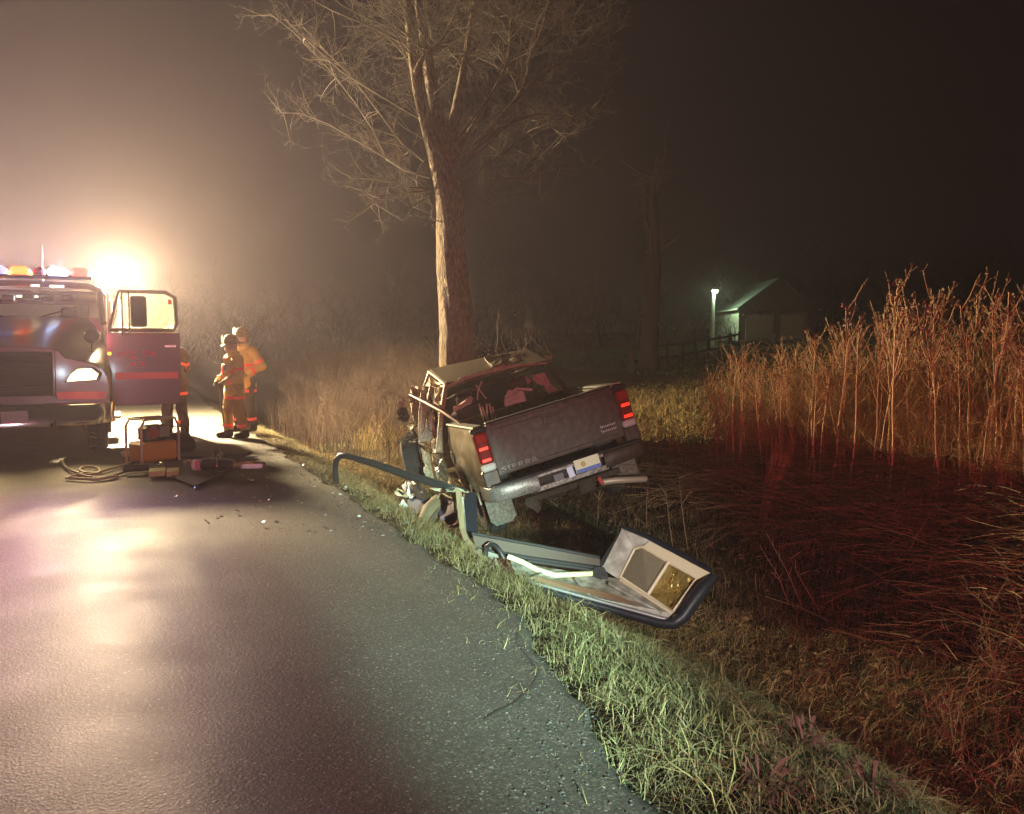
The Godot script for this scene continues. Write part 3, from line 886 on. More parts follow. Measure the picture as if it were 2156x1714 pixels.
const UNSEEN_SPOT_E := 720.0
const UNSEEN_RED := 100.0

# ---------------------------------------------------------------- the far house, its yard and the pole lamp
func make_house() -> void:
	var d := 68.0
	var base := W(1635, 718, d)
	base.y = ground_at(base.x, base.z)
	var face := (Vector3(0, 0, 0) - base)
	var yaw := atan2(face.x, face.z) + deg_to_rad(19.0)
	var t := thing("garage_house", "dark gabled house with two pale garage doors beyond the lawn", "house", Transform3D(Basis(Vector3.UP, yaw), base))
	var hw := 3.15
	var eave := 2.7
	var apex := 5.0
	var deep := 9.0
	var brick := mat(0.085, 0.06, 0.05, 0.9)
	var vinyl := mat(0.45, 0.42, 0.38, 0.7)
	# front: wall with two real openings
	var wall := MB.new()
	wall.box(Vector3(-2.86, 1.25, 0), Vector3(0.58, 2.5, 0.2)).box(Vector3(0, 1.25, 0), Vector3(0.5, 2.5, 0.2)).box(Vector3(2.86, 1.25, 0), Vector3(0.58, 2.5, 0.2))
	wall.plate([Vector3(-hw, 2.5, 0.1), Vector3(hw, 2.5, 0.1), Vector3(hw, eave, 0.1), Vector3(0, apex - 0.05, 0.1), Vector3(-hw, eave, 0.1)], 0.2, Vector3(0, 0, -0.2))
	put("wall", wall, brick, t, "dark front gable wall")
	for s in [-1.0, 1.0]:
		var dr := put("garage_door", MB.new().box(Vector3(s * 1.41, 1.08, -0.06), Vector3(2.3, 2.16, 0.05)), mat(0.25, 0.21, 0.15, 0.7), t)
		for k in 4:
			put("panel", MB.new().box(Vector3(s * 1.41, 0.28 + k * 0.53, -0.02), Vector3(2.2, 0.5, 0.03), 0.01), mat(0.30, 0.25, 0.18, 0.7), dr)
		for c in [-1.0, 1.0]:
			put("corner_brace", MB.new().plate([Vector3(s * 1.41 + c * 1.16, 2.52, 0.02), Vector3(s * 1.41 + c * 0.8, 2.52, 0.02), Vector3(s * 1.41 + c * 1.02, 2.4, 0.02), Vector3(s * 1.41 + c * 1.16, 2.1, 0.02)], 0.05), brick, dr)
	put("jamb_trim", MB.new().box(Vector3(-2.6, 1.0, 0.12), Vector3(0.07, 1.7, 0.04)), mat(0.5, 0.48, 0.42, 0.7), t)
	put("jamb_trim", MB.new().box(Vector3(-0.24, 0.3, 0.12), Vector3(0.07, 0.6, 0.04)), mat(0.5, 0.48, 0.42, 0.7), t)
	# side with clapboards
	var side := put("wall", MB.new().box(Vector3(-hw + 0.1, eave / 2.0, -deep / 2.0), Vector3(0.18, eave, deep - 0.2)), vinyl, t, "lit side wall with pale clapboards")
	for k in 22:
		put("clapboard", MB.new().plate([Vector3(-hw - 0.015, 0.05 + k * 0.118, -0.15), Vector3(-hw + 0.01, 0.165 + k * 0.118, -0.15), Vector3(-hw + 0.01, 0.165 + k * 0.118, -deep), Vector3(-hw - 0.015, 0.05 + k * 0.118, -deep)], 0.012), vinyl, side)
	put("corner_trim", MB.new().box(Vector3(-hw + 0.02, eave / 2.0, -0.05), Vector3(0.12, eave, 0.12), 0.01), mat(0.6, 0.58, 0.5, 0.6), side)
	put("wall", MB.new().box(Vector3(hw - 0.1, eave / 2.0, -deep / 2.0), Vector3(0.18, eave, deep - 0.2)).box(Vector3(0, eave / 2.0, -deep), Vector3(2 * hw, eave, 0.18)), vinyl, t)
	# roof
	var roof_m := mat(0.10, 0.105, 0.10, 0.9)
	var n := Vector3(apex - eave, hw, 0).normalized()
	for s in [-1.0, 1.0]:
		var o := 0.18
		var low := Vector3(s * (hw + o), eave - o * (apex - eave) / hw, 0.45)
		var roof := put("roof", MB.new().plate([low, Vector3(0, apex, 0.45), Vector3(0, apex, -deep - 0.4), Vector3(low.x, low.y, -deep - 0.4)], 0.12, Vector3(0, 0.14, 0)), roof_m, t)
		for k in 14:
			var a := k / 14.0
			var p := low.lerp(Vector3(0, apex, 0.45), a) + Vector3(0, 0.145, 0)
			var q := low.lerp(Vector3(0, apex, 0.45), a + 1.0 / 14.0) + Vector3(0, 0.145, 0)
			put("shingle_course", MB.new().plate([p + Vector3(0, 0.025, 0), q, q + Vector3(0, 0, -deep - 0.85), p + Vector3(0, 0.025, -deep - 0.85)], 0.012), roof_m, roof)
		put("gutter", MB.new().box(low + Vector3(s * 0.06, 0.02, -deep / 2.0 - 0.4), Vector3(0.12, 0.12, deep + 0.8), 0.02), mat(0.5, 0.5, 0.45, 0.5), roof)
	put("entry_lamp", MB.new().box(Vector3(-2.85, 2.15, 0.16), Vector3(0.12, 0.18, 0.12), 0.03), mat(0.4, 0.4, 0.4, 0.4), t)
	var apron := struct("driveway", MB.new().box(t.transform * Vector3(2.0, 0.03, 3.0), Vector3(12.0, 0.06, 5.0), 0.0, Basis(Vector3.UP, yaw)), mat(0.18, 0.17, 0.15, 0.9))
	# pole lamp
	var pd := 68.2
	var pp := W(1500, 725, pd)
	pp.y = ground_at(pp.x, pp.z)
	var top := W(1499, 612, pd)
	var hgt := top.y - pp.y
	var pole := thing("pole_lamp", "tall white pole with a lit greenish lamp beside the far house", "lamp post", Transform3D(Basis(), pp))
	put("pole", MB.new().tube([Vector3(0, -0.2, 0), Vector3(0, hgt - 0.1, 0)], [0.17, 0.15], 10), mat(0.6, 0.62, 0.6, 0.6), pole)
	var head := put("lamp_head", MB.new().lathe([Vector2(0.001, 0.25), Vector2(0.2, 0.2), Vector2(0.28, 0.05), Vector2(0.27, 0.02)], Vector3(0, hgt, 0.2), Basis(), 14), M.steel, pole)
	put("lamp_globe", MB.new().lathe([Vector2(0.001, 0.08), Vector2(0.2, 0.05), Vector2(0.24, -0.08), Vector2(0.15, -0.24), Vector2(0.001, -0.28)], Vector3(0, hgt, 0.2), Basis(), 14), glow(0.72, 1.0, 0.6, 26.0), head)
	put("meter_box", MB.new().box(Vector3(-0.25, hgt - 5.4, 0.2), Vector3(0.6, 0.4, 0.25), 0.05), mat(0.7, 0.72, 0.7, 0.5), pole)
	lamp_light(OmniLight3D.new(), Vector3(0, hgt - 0.05, 0.2), Color(0.82, 1.0, 0.78), 30.0, 0.2, pole)
	# rail fence running from the house towards us
	var a := W(1556, 735, 60.0)
	var b := W(1330, 735, 40.0)
	var f := thing("rail_fence", "dark wooden post and rail fence in front of the house", "fence")
	var wood := mat(0.05, 0.035, 0.025, 0.9)
	var prev := []
	for k in 9:
		var p := a.lerp(b, k / 8.0)
		p.y = ground_at(p.x, p.z)
		put("post", MB.new().box(p + Vector3(0, 0.65, 0), Vector3(0.16, 1.5, 0.16), 0.02), wood, f)
		var now := [p + Vector3(0, 0.55, 0), p + Vector3(0, 1.2, 0)]
		for r in prev.size():
			put("rail", MB.new().tube([prev[r], now[r]], [0.075], 6), wood, f)
		prev = now
	f.position = Vector3.ZERO
	# bare shrub by the fence, and the bare tree that throws its twigs against the roof
	bare_shrub(W(1440, 735, 52.0), 3.2, 21, "bare pale shrub by the rail fence left of the pole lamp", "shrub")
	bare_shrub(W(1543, 725, 59.0), 3.6, 22, "dark bare sapling standing before the lit clapboard wall", "sapling")
	var u := thing("distant_tree", "dark bare tree trunk standing alone between the wreck and the house", "tree")
	var tp := W(1366, 765, 40.0)
	tp.y = ground_at(tp.x, tp.z) - 0.1
	put("trunk", trunk_mesh([tp, tp + Vector3(0.05, 2.5, 0), tp + Vector3(0.1, 5.5, 0.1), tp + Vector3(-0.1, 9.0, 0.1)], [0.5, 0.4, 0.34, 0.2], 14, 33), mat(0.022, 0.012, 0.01, 0.95), u)
	var mb := MB.new()
	for k in 6:
		var s := tp + Vector3(0.05, 5.0 + k * 0.7, 0)
		limb(mb, s, Vector3(R(-1, 1), R(0.6, 1.2), R(-1, 1)).normalized(), R(2, 3.5), 0.12, 4)
	put("crown", mb, mat(0.05, 0.035, 0.03, 0.95), u)

func bare_shrub(at: Vector3, h: float, sd: int, label: String, category: String) -> void:
	at.y = ground_at(at.x, at.z)
	var keep := rng.seed
	var st := rng.state
	rng.seed = sd
	var mb := MB.new()
	for k in 7:
		limb(mb, at, Vector3(R(-0.7, 0.7), R(0.7, 1.3), R(-0.7, 0.7)).normalized(), h * R(0.5, 0.8), 0.045, 4)
	tag(put("bare_shrub", mb, M.twig), label, category)
	rng.seed = keep
	rng.state = st

# ---------------------------------------------------------------- the tree that was hit
func trunk_mesh(path: Array, radii: Array, sides: int, sd: int, ridges := 1.0) -> MB:
	var c := Curve3D.new()
	for p in path: c.add_point(p)
	for i in range(1, path.size() - 1):
		var tg: Vector3 = (path[i + 1] - path[i - 1]) / 6.0
		c.set_point_in(i, -tg)
		c.set_point_out(i, tg)
	var length := c.get_baked_length()
	var n := int(length / 0.055)
	var rings := []
	var nz := FastNoiseLite.new()
	nz.seed = sd
	nz.frequency = 1.0
	for i in n + 1:
		var s := length * i / n
		var f := float(i) / n * (radii.size() - 1)
		var k := mini(int(f), radii.size() - 2)
		var r: float = lerpf(radii[k], radii[k + 1], f - k)
		var p := c.sample_baked(s)
		var ring := []
		for q in sides:
			var a := TAU * q / sides
			# bark: long vertical ridges broken across, plus slow lumps
			var rid := nz.get_noise_3d(cos(a) * 6.0, s * 0.9, sin(a) * 6.0) * 0.07 + nz.get_noise_3d(cos(a) * 2.0 + 9, s * 0.7, sin(a) * 2.0) * 0.12
			rid += 0.045 * nz.get_noise_3d(cos(a) * 14.0, s * 3.5, sin(a) * 14.0)
			ring.append(p + Vector3(cos(a), 0, sin(a)) * r * (1.0 + rid * ridges))
		rings.append(ring)
	var mb := MB.new()
	for i in rings.size() - 1:
		for q in sides:
			var m := (q + 1) % sides
			mb.quad(rings[i][q], rings[i][m], rings[i + 1][m], rings[i + 1][q], 0)
	return mb

# a limb with side branches, drawn as tapered crooked tubes
func limb(mb: MB, at: Vector3, dir: Vector3, length: float, r: float, depth: int, kink := 0.28) -> void:
	var pts := [at]
	var rad := [r]
	var n := maxi(3, int(5 - (4 - depth) * 0.5))
	var p := at
	var d := dir
	for i in n:
		d = (d + Vector3(R(-1, 1), R(-0.7, 1.0), R(-1, 1)) * kink).normalized()
		p += d * length / n
		pts.append(p)
		rad.append(r * (1.0 - 0.8 * (i + 1.0) / n))
	mb.tube(pts, rad, 6 if depth >= 3 else (4 if depth == 2 else 3), false)
	if depth <= 1: return
	var kids := 4 if depth >= 3 else 5
	for k in kids:
		var f := R(0.2, 1.0)
		var i := mini(int(f * n), n - 1)
		var q: Vector3 = pts[i].lerp(pts[i + 1], f * n - i)
		var ax := Vector3(R(-1, 1), R(-0.6, 1.0), R(-1, 1)).normalized()
		var nd := (dir * 0.55 + ax * 0.9).normalized()
		limb(mb, q, nd, length * R(0.35, 0.6), maxf(r * (1.0 - 0.75 * f) * 0.6, 0.0022), depth - 1, kink + 0.05)

func make_tree() -> void:
	var d := 14.2
	var t := thing("roadside_tree", "tall bare tree behind the wreck, its left edge lit by the floodlight", "tree")
	var foot := W(966, 775, d)
	foot.y = -0.5
	var mid := W(938, 410, d)
	put("trunk", trunk_mesh([foot, W(963, 740, d), W(952, 560, d), mid, W(912, 310, d), W(889, 220, d), W(872, 120, d), W(862, 20, d), W(842, -120, d), W(850, -300, d)], [0.42, 0.335, 0.285, 0.262, 0.165, 0.125, 0.105, 0.09, 0.07, 0.03], 40, 3), M.bark, t)
	var stems := [[[W(900, 330, d), W(878, 220, d), W(866, 120, d), W(858, 20, d), W(840, -120, d), W(850, -300, d)], []],
		[[W(955, 520, d + 0.05), W(950, 420, d + 0.1), W(934, 310, d + 0.15), W(916, 230, d + 0.2), W(906, 160, d + 0.25), W(893, 80, d + 0.3), W(880, -20, d + 0.3), W(890, -200, d + 0.3)], [0.22, 0.21, 0.165, 0.115, 0.09, 0.075, 0.06, 0.03]],
		[[W(945, 330, d + 0.1), W(975, 150, d + 0.5), W(1000, 0, d + 0.8), W(1020, -200, d + 1.0)], [0.13, 0.07, 0.05, 0.02]],
		[[W(872, 165, d), W(885, 130, d - 0.2), W(905, 105, d - 0.3), W(935, 85, d - 0.4)], [0.06, 0.055, 0.04, 0.02]],
		[[W(950, 340, d + 0.1), W(1060, 150, d + 0.6), W(1075, 60, d + 0.8), W(1080, -80, d + 1.0)], [0.07, 0.032, 0.026, 0.015]],
		[[W(955, 350, d + 0.1), W(1090, 200, d + 0.4), W(1120, 110, d + 0.5), W(1150, 30, d + 0.4), W(1160, -90, d + 0.4)], [0.07, 0.03, 0.026, 0.022, 0.012]]]
	for s in stems:
		if s[1].size(): put("stem", trunk_mesh(s[0], s[1], 16, 5, 0.8), M.bark, t)
	# long side branches
	var br := [[[905, 375], [850, 360], [815, 335], [785, 275], [745, 215], [700, 150], [620, 70], [560, 20]], [[905, 400], [860, 395], [840, 385], [800, 380], [735, 375]], [[892, 340], [850, 300], [800, 240], [740, 160], [690, 110], [640, 60]],
		[[820, 335], [760, 300], [690, 260], [630, 240], [590, 235]], [[905, 410], [880, 430], [860, 440]], [[880, 250], [800, 200], [720, 150], [660, 100], [600, 40]], [[905, 400], [850, 410], [790, 420], [770, 440]],
		[[940, 440], [930, 470]], [[985, 415], [1000, 440], [1025, 470]], [[980, 420], [1000, 425], [1020, 418]], [[975, 380], [1050, 330], [1110, 280], [1160, 270], [1190, 290]],
		[[975, 360], [1040, 290], [1080, 250], [1130, 240]], [[970, 340], [1050, 270], [1130, 240], [1200, 250], [1260, 220]], [[975, 400], [1060, 380], [1120, 370], [1190, 350]], [[960, 300], [1020, 220], [1050, 170], [1060, 120]],
		[[860, 60], [800, 0], [740, -60]], [[865, 100], [790, 60], [700, 20], [620, -20]], [[1085, 210], [1150, 150], [1220, 110], [1280, 40]], [[1000, 0], [1050, -40], [1120, -80]], [[1120, 110], [1190, 70], [1230, 10]]]
	for b in br:
		var mb := MB.new()
		var pts := []
		var rad := []
		var off := R(-0.9, 0.6)
		var n: int = b.size()
		for k in n:
			pts.append(W(b[k][0], b[k][1], d + off * k / n) + Vector3(R(-1, 1), R(-1, 1), R(-1, 1)) * 0.02)
			rad.append(lerpf(0.021 if n > 3 else 0.011, 0.003, float(k) / n))
		mb.tube(pts, rad, 6, false)
		for k in n - 1:
			for j in (6 if n > 3 else 3):
				var q: Vector3 = pts[k].lerp(pts[k + 1], rng.randf())
				var dd: Vector3 = ((pts[k + 1] - pts[k]).normalized() * 0.7 + Vector3(R(-1, 1), R(-0.8, 0.9), R(-1, 1))).normalized()
				limb(mb, q, dd, R(0.3, 0.9), R(0.004, 0.009), 3)
		put("branch", mb, M.twig, t)
	# the fine upper crown
	var cr := MB.new()
	for k in 190:
		var s: Array = stems[rng.randi_range(0, stems.size() - 1)][0]
		var i := rng.randi_range(1, s.size() - 2)
		var q: Vector3 = s[i].lerp(s[i + 1], rng.randf())
		limb(cr, q, Vector3(R(-1, 1), R(0.0, 0.9), R(-1, 1)).normalized(), R(0.9, 2.4), R(0.005, 0.012), 4, 0.32)
	put("crown", cr, M.twig, t)

# ---------------------------------------------------------------- the wrecked pickup
func C3(x: float, y: float, d: float) -> Vector3:
	return W(796.8 + 0.2816 * x, 698.2 + 0.2816 * y, d)

func C6(x: float, y: float, d: float) -> Vector3:
	return W(827.2 + 0.217 * x, 736.1 + 0.217 * y, d)

func local(o: Node3D, pts: Array) -> Array:
	var inv := o.transform.affine_inverse()
	var out := []
	for p in pts: out.append(inv * (p as Vector3))
	return out

# a bent metal or cloth panel: fan of crumpled triangles from an outline with its own thickness
func bent(o: Node3D, pts: Array, thick: float, bump: float) -> MB:
	var q0 := local(o, pts)
	var c := Vector3.ZERO
	for p in q0: c += p / q0.size()
	var n := Vector3.ZERO
	for i in q0.size(): n += (q0[i] as Vector3).cross(q0[(i + 1) % q0.size()])
	n = n.normalized()
	# ragged outline: every edge broken in three, then two inner rings of folds
	var q := []
	for i in q0.size():
		var a: Vector3 = q0[i]
		var b: Vector3 = q0[(i + 1) % q0.size()]
		var inw := (c - (a + b) / 2.0).normalized()
		q.append(a)
		for f in [0.35, 0.7]:
			q.append(a.lerp(b, f) + n * R(-bump, bump) * 0.5 + inw * R(-0.12, 0.2) * minf(bump, 0.08))
	var rings := [q]
	for f in [0.38, 0.72]:
		var ring := []
		for p in q: ring.append(c.lerp(p, 1.0 - f) + n * R(-bump, bump) + Vector3(R(-1, 1), R(-1, 1), R(-1, 1)) * bump * 0.25)
		rings.append(ring)
	var mb := MB.new()
	mb.smooth = false
	for i in q.size():
		var j := (i + 1) % q.size()
		for s in [0.0, 1.0]:
			var o2: Vector3 = n * -thick * s
			for r in 2:
				mb.quad(rings[r][i] + o2, rings[r][j] + o2, rings[r + 1][j] + o2, rings[r + 1][i] + o2, -1)
			mb.tri(rings[2][i] + o2, rings[2][j] + o2, c + n * bump * 0.5 + o2, -1)
		mb.quad(q[i], q[i] - n * thick, q[j] - n * thick, q[j], -1)
	return mb

func make_pickup() -> void:
	var basis := Basis(Vector3.UP, deg_to_rad(-12.0)) * Basis(Vector3.RIGHT, deg_to_rad(-4.0)) * Basis(Vector3.BACK, deg_to_rad(15.5))
	var t := thing("pickup_truck", "wrecked pewter pickup tilted in the ditch, tailgate towards us, cab crushed at the tree", "pickup truck")
	t.transform = Transform3D(basis, W(1200, 992, 9.6) - basis * Vector3(0, 0.62, 0.1))
	var dirt := ntex(0.02, 512, 6, false, 4.0, 21, Color(0.52, 0.48, 0.43), Color(1, 0.97, 0.93))
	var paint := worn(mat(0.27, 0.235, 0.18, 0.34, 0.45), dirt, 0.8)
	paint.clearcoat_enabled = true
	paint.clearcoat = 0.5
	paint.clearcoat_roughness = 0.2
	var shaded_grime := worn(mat(0.075, 0.052, 0.046, 0.5, 0.15), dirt, 0.9)  # dirt and shade both put into this darker body colour
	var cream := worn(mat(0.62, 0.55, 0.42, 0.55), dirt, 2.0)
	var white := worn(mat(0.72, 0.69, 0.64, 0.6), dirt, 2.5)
	var cloth := mat(0.5, 0.36, 0.34, 0.95)  # red light on pale cloth and rods put into the pink colour
	var dark := mat(0.02, 0.018, 0.018, 0.8)
	var under := worn(mat(0.055, 0.046, 0.036, 0.9), dirt, 2.0)
	# bedsides: skin with a wheel opening
	for s in [-1.0, 1.0]:
		var mb := MB.new()
		var nu := 44
		var nv := 22
		var pt := func(u: int, v: int) -> Vector3:
			var z := -2.02 * u / nu
			var f := float(v) / nv
			var y := lerpf(0.62, 1.40, f)
			var x := 0.955 + 0.035 * sin(clampf(f * 1.25, 0, 1) * PI) - 0.045 * pow(f, 6.0)
			var r := Vector2(z + 1.05, y - 0.42).length()
			x += 0.05 * exp(-pow((r - 0.52) / 0.07, 2.0)) + 0.025 * smooth(0.9, 0.5, r)
			if u < 3: x -= 0.02 * (3 - u) * 0.5
			if s < 0: x += 0.018 * noise.get_noise_3d(z * 300, y * 300, 5)
			return Vector3(s * x, y, z)
		for u in nu:
			for v in nv:
				var m: Vector3 = (pt.call(u, v) + pt.call(u + 1, v + 1)) / 2.0
				if Vector2(m.z + 1.05, m.y - 0.42).length() < 0.475: continue
				mb.quad(pt.call(u, v), pt.call(u + 1, v), pt.call(u + 1, v + 1), pt.call(u, v + 1))
		var bs := put("bedside", mb, paint, t)
		put("bed_rail", MB.new().box(Vector3(s * 0.88, 1.405, -1.01), Vector3(0.13, 0.035, 2.02), 0.015), M.trim, bs)
		put("bed_inner_wall", MB.new().box(Vector3(s * 0.8, 1.1, -1.01), Vector3(0.03, 0.58, 2.0), 0.005), shaded_grime, bs)
		var lip := []
		for k in 15:
			var a := PI * (0.02 + 0.96 * k / 14.0)
			lip.append(Vector3(s * 1.0, 0.42 + 0.48 * sin(a) * 1.0, -1.05 + 0.48 * cos(a)))
		put("wheel_lip", MB.new().tube(lip, [0.02], 6), paint, bs)
		put("wheel_well", MB.new().box(Vector3(s * 0.7, 0.72, -1.05), Vector3(0.32, 0.5, 0.98), 0.05), M.trim, bs)
		wheel(t, Vector3(s * 0.83, 0.38, -1.05), 0.39, 0.27, "rear_wheel")
	put("fuel_door", MB.new().lathe([Vector2(0.001, 0.006), Vector2(0.085, 0.004), Vector2(0.09, -0.01)], Vector3(-1.02, 0.98, -1.72), Basis(Vector3.BACK, PI / 2), 18), M.black, t)
	put("bed_floor", MB.new().box(Vector3(0, 0.83, -1.0), Vector3(1.6, 0.04, 2.0), 0.0), shaded_grime, t)
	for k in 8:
		put("floor_rib", MB.new().box(Vector3(-0.65 + k * 0.185, 0.86, -1.0), Vector3(0.08, 0.02, 1.96), 0.006), shaded_grime, t)
	put("bed_front_wall", MB.new().box(Vector3(0, 1.1, -2.02), Vector3(1.7, 0.6, 0.04), 0.01), shaded_grime, t)
	# tailgate
	var tg := put("tailgate", MB.new().box(Vector3(0, 1.11, -0.035), Vector3(1.58, 0.62, 0.05), 0.02).sheet(Vector3(-0.785, 0.81, 0.008), Vector3(0.785, 0.81, 0.008), Vector3(0.785, 1.41, 0.008), Vector3(-0.785, 1.41, 0.008), 40, 18, 0.014, 0.012, noise, 0.16), shaded_grime, t, "dusty tailgate, dirt and shade in its brown colour")
	put("gate_cap", MB.new().box(Vector3(0, 1.425, -0.02), Vector3(1.58, 0.022, 0.1), 0.01), M.trim, tg)
	put("gate_edge", MB.new().box(Vector3(0, 1.36, 0.018), Vector3(1.5, 0.06, 0.014), 0.006).box(Vector3(0, 0.84, 0.018), Vector3(1.5, 0.035, 0.014), 0.006), shaded_grime, tg)
	var handle := put("gate_handle", MB.new().box(Vector3(0, 1.26, 0.02), Vector3(0.26, 0.1, 0.016), 0.006), shaded_grime, tg)
	put("latch", MB.new().box(Vector3(0, 1.265, 0.032), Vector3(0.18, 0.05, 0.016), 0.006), shaded_grime, handle)
	var badge := mat(0.13, 0.12, 0.115, 0.5, 0.5)
	var bt := put("lettering", text("SIERRA", 0.062, 0.006, "Droid Sans"), badge, tg)
	bt.position = Vector3(-0.53, 0.865, 0.022)
	bt.scale = Vector3(1.55, 1.0, 1.0)
	var b2 := put("lettering", text("SLE", 0.04, 0.004), mat(0.05, 0.085, 0.065, 0.5), tg)
	b2.position = Vector3(-0.62, 0.935, 0.022)
	b2.scale = Vector3(1.4, 1, 1)
	# pale script sticker at the right, its lines too small to read
	var sc := MB.new()
	for r in 2:
		var p := []
		for k in 22:
			p.append(Vector3(0.52 + k * 0.0095, 0.985 - 0.055 * r + 0.014 * sin(k * 1.9 + r) * (1.6 if k < 3 else 1.0), 0.024))
		sc.tube(p, [0.0045], 4)
	put("sticker", sc, mat(0.62, 0.55, 0.58, 0.6), tg)
	# tail lights
	for s in [-1.0, 1.0]:
		var x: float = s * 0.885
		var lens := put("tail_light", MB.new().box(Vector3(x, 1.16, -0.02), Vector3(0.165, 0.37, 0.12), 0.03), mat(0.14, 0.008, 0.008, 0.15), t)
		put("lamp_cap", MB.new().box(Vector3(x, 1.375, -0.02), Vector3(0.2, 0.055, 0.11), 0.02), M.trim, t)
		for k in 2:
			var at := Vector3(x + 0.005 * s, 1.16 - k * 0.135, 0.045)
			put("lit_bulb", MB.new().box(at, Vector3(0.11, 0.036, 0.012), 0.006), glow(1.0, 0.03, 0.012, 1.4), lens)
		put("lens_top", MB.new().box(Vector3(x, 1.28, 0.04), Vector3(0.125, 0.1, 0.016), 0.008), mat(0.28, 0.014, 0.014, 0.08), lens)
		put("reverse_lens", MB.new().box(Vector3(x, 0.935, 0.0), Vector3(0.17, 0.085, 0.09), 0.02), mat(0.45, 0.42, 0.40, 0.12), lens)
		put("corner_panel", MB.new().box(Vector3(x, 0.8, -0.03), Vector3(0.2, 0.2, 0.1), 0.02), shaded_grime, t)
	# bumper with step notches, plate and hitch
	var dull := worn(mat(0.42, 0.42, 0.44, 0.42, 0.75), dirt, 1.5)
	var bright := worn(mat(0.42, 0.43, 0.46, 0.45, 0.4), dirt, 3.0)
	var prof := func(x: float, z: float, lo: float) -> Array:
		return [Vector3(x, lo, z - 0.03), Vector3(x, lo + 0.02, z), Vector3(x, 0.69, z), Vector3(x, 0.712, z - 0.02), Vector3(x, 0.712, z - 0.1)]
	var bp := put("bumper", MB.new().box(Vector3(0, 0.545, 0.16), Vector3(0.9, 0.07, 0.05), 0.012).box(Vector3(0, 0.69, 0.12), Vector3(0.9, 0.05, 0.1), 0.012), dull, t, "dented silver rear bumper")
	for s in [-1.0, 1.0]:
		var sec := [prof.call(s * 0.41, 0.2, 0.52)]
		for q in [[0.55, 0.2], [0.72, 0.195], [0.84, 0.18], [0.92, 0.13], [0.97, 0.06], [0.99, -0.02], [0.99, -0.4]]:
			var dz := (0.02 * noise.get_noise_2d(q[0] * 900.0, s * 40.0)) if q[0] < 0.9 else 0.0
			sec.append(prof.call(s * q[0], q[1] + dz, 0.52 + 0.02 * q[0]))
		put("bumper_end", loft(sec), bright if s < 0 else shaded_grime, bp)  # left end in a lit tone, right end in a shaded one
	put("step_pad", MB.new().box(Vector3(0.62, 0.725, 0.08), Vector3(0.6, 0.016, 0.16), 0.004).box(Vector3(-0.62, 0.725, 0.08), Vector3(0.6, 0.016, 0.16), 0.004).box(Vector3(0, 0.722, 0.08), Vector3(0.6, 0.014, 0.16), 0.004), M.trim, bp)
	put("bumper_insert", MB.new().box(Vector3(0, 0.635, 0.13), Vector3(0.8, 0.1, 0.04), 0.01), dark, bp)
	var pl := put("number_plate", MB.new().box(Vector3(0.2, 0.655, 0.188), Vector3(0.31, 0.155, 0.006), 0.002, Basis(Vector3.RIGHT, -0.08)), mat(0.62, 0.6, 0.42, 0.4), bp, "crumpled pale number plate")
	put("plate_band", MB.new().box(Vector3(0.2, 0.6, 0.197), Vector3(0.3, 0.04, 0.003), 0.0, Basis(Vector3.RIGHT, -0.08)), mat(0.08, 0.14, 0.45, 0.4), pl)
	put("plate_seal", MB.new().lathe([Vector2(0.001, 0.004), Vector2(0.03, 0.003), Vector2(0.032, -0.003)], Vector3(0.15, 0.665, 0.195), Basis(Vector3.RIGHT, PI / 2), 14), mat(0.4, 0.33, 0.12, 0.5), pl)
	put("plate_clip", MB.new().box(Vector3(-0.02, 0.625, 0.2), Vector3(0.075, 0.125, 0.006), 0.002, Basis(Vector3.BACK, 0.1)), mat(0.6, 0.66, 0.8, 0.3), bp)
	put("plate_clip", MB.new().box(Vector3(-0.17, 0.61, 0.19), Vector3(0.12, 0.08, 0.006), 0.002), mat(0.12, 0.12, 0.13, 0.4), bp)
	put("hitch", MB.new().box(Vector3(0.14, 0.4, 0.12), Vector3(0.2, 0.16, 0.05), 0.02).box(Vector3(0.0, 0.44, 0.05), Vector3(1.2, 0.07, 0.07), 0.01).box(Vector3(0.06, 0.38, 0.16), Vector3(0.05, 0.12, 0.03), 0.01), under, t)
	put("hitch_tab", MB.new().box(Vector3(0.31, 0.41, 0.14), Vector3(0.05, 0.1, 0.04), 0.01, Basis(Vector3.BACK, 0.3)), mat(0.35, 0.02, 0.02, 0.5), t)
	put("bracket", MB.new().plate([Vector3(-0.62, 0.44, 0.1), Vector3(-0.46, 0.44, 0.1), Vector3(-0.44, 0.33, 0.1), Vector3(-0.5, 0.27, 0.1), Vector3(-0.54, 0.33, 0.1), Vector3(-0.6, 0.38, 0.1)], 0.02), under, t)
	put("torn_flap", bent(t, [C3(1290, 1200, 9.7), C3(1400, 1170, 9.75), C3(1395, 1215, 9.75), C3(1330, 1270, 9.7), C3(1280, 1262, 9.7)], 0.008, 0.03), under, t)
	put("exhaust_pipe", MB.new().tube([Vector3(0.36, 0.36, 0.0), Vector3(0.52, 0.34, 0.05), Vector3(0.7, 0.29, 0.05), Vector3(0.9, 0.235, 0.02)], [0.04, 0.042, 0.04, 0.038], 10), mat(0.35, 0.3, 0.22, 0.5, 0.3), t)
	put("muffler", MB.new().tube([Vector3(0.35, 0.4, -0.3), Vector3(0.38, 0.4, -1.2)], [0.11], 10), under, t)
	put("axle", MB.new().tube([Vector3(-0.85, 0.38, -1.05), Vector3(0.85, 0.38, -1.05)], [0.06], 8).lathe([Vector2(0.001, 0.14), Vector2(0.1, 0.1), Vector2(0.14, 0), Vector2(0.1, -0.1), Vector2(0.001, -0.14)], Vector3(0, 0.38, -1.05), Basis(Vector3.RIGHT, PI / 2), 12), under, t)
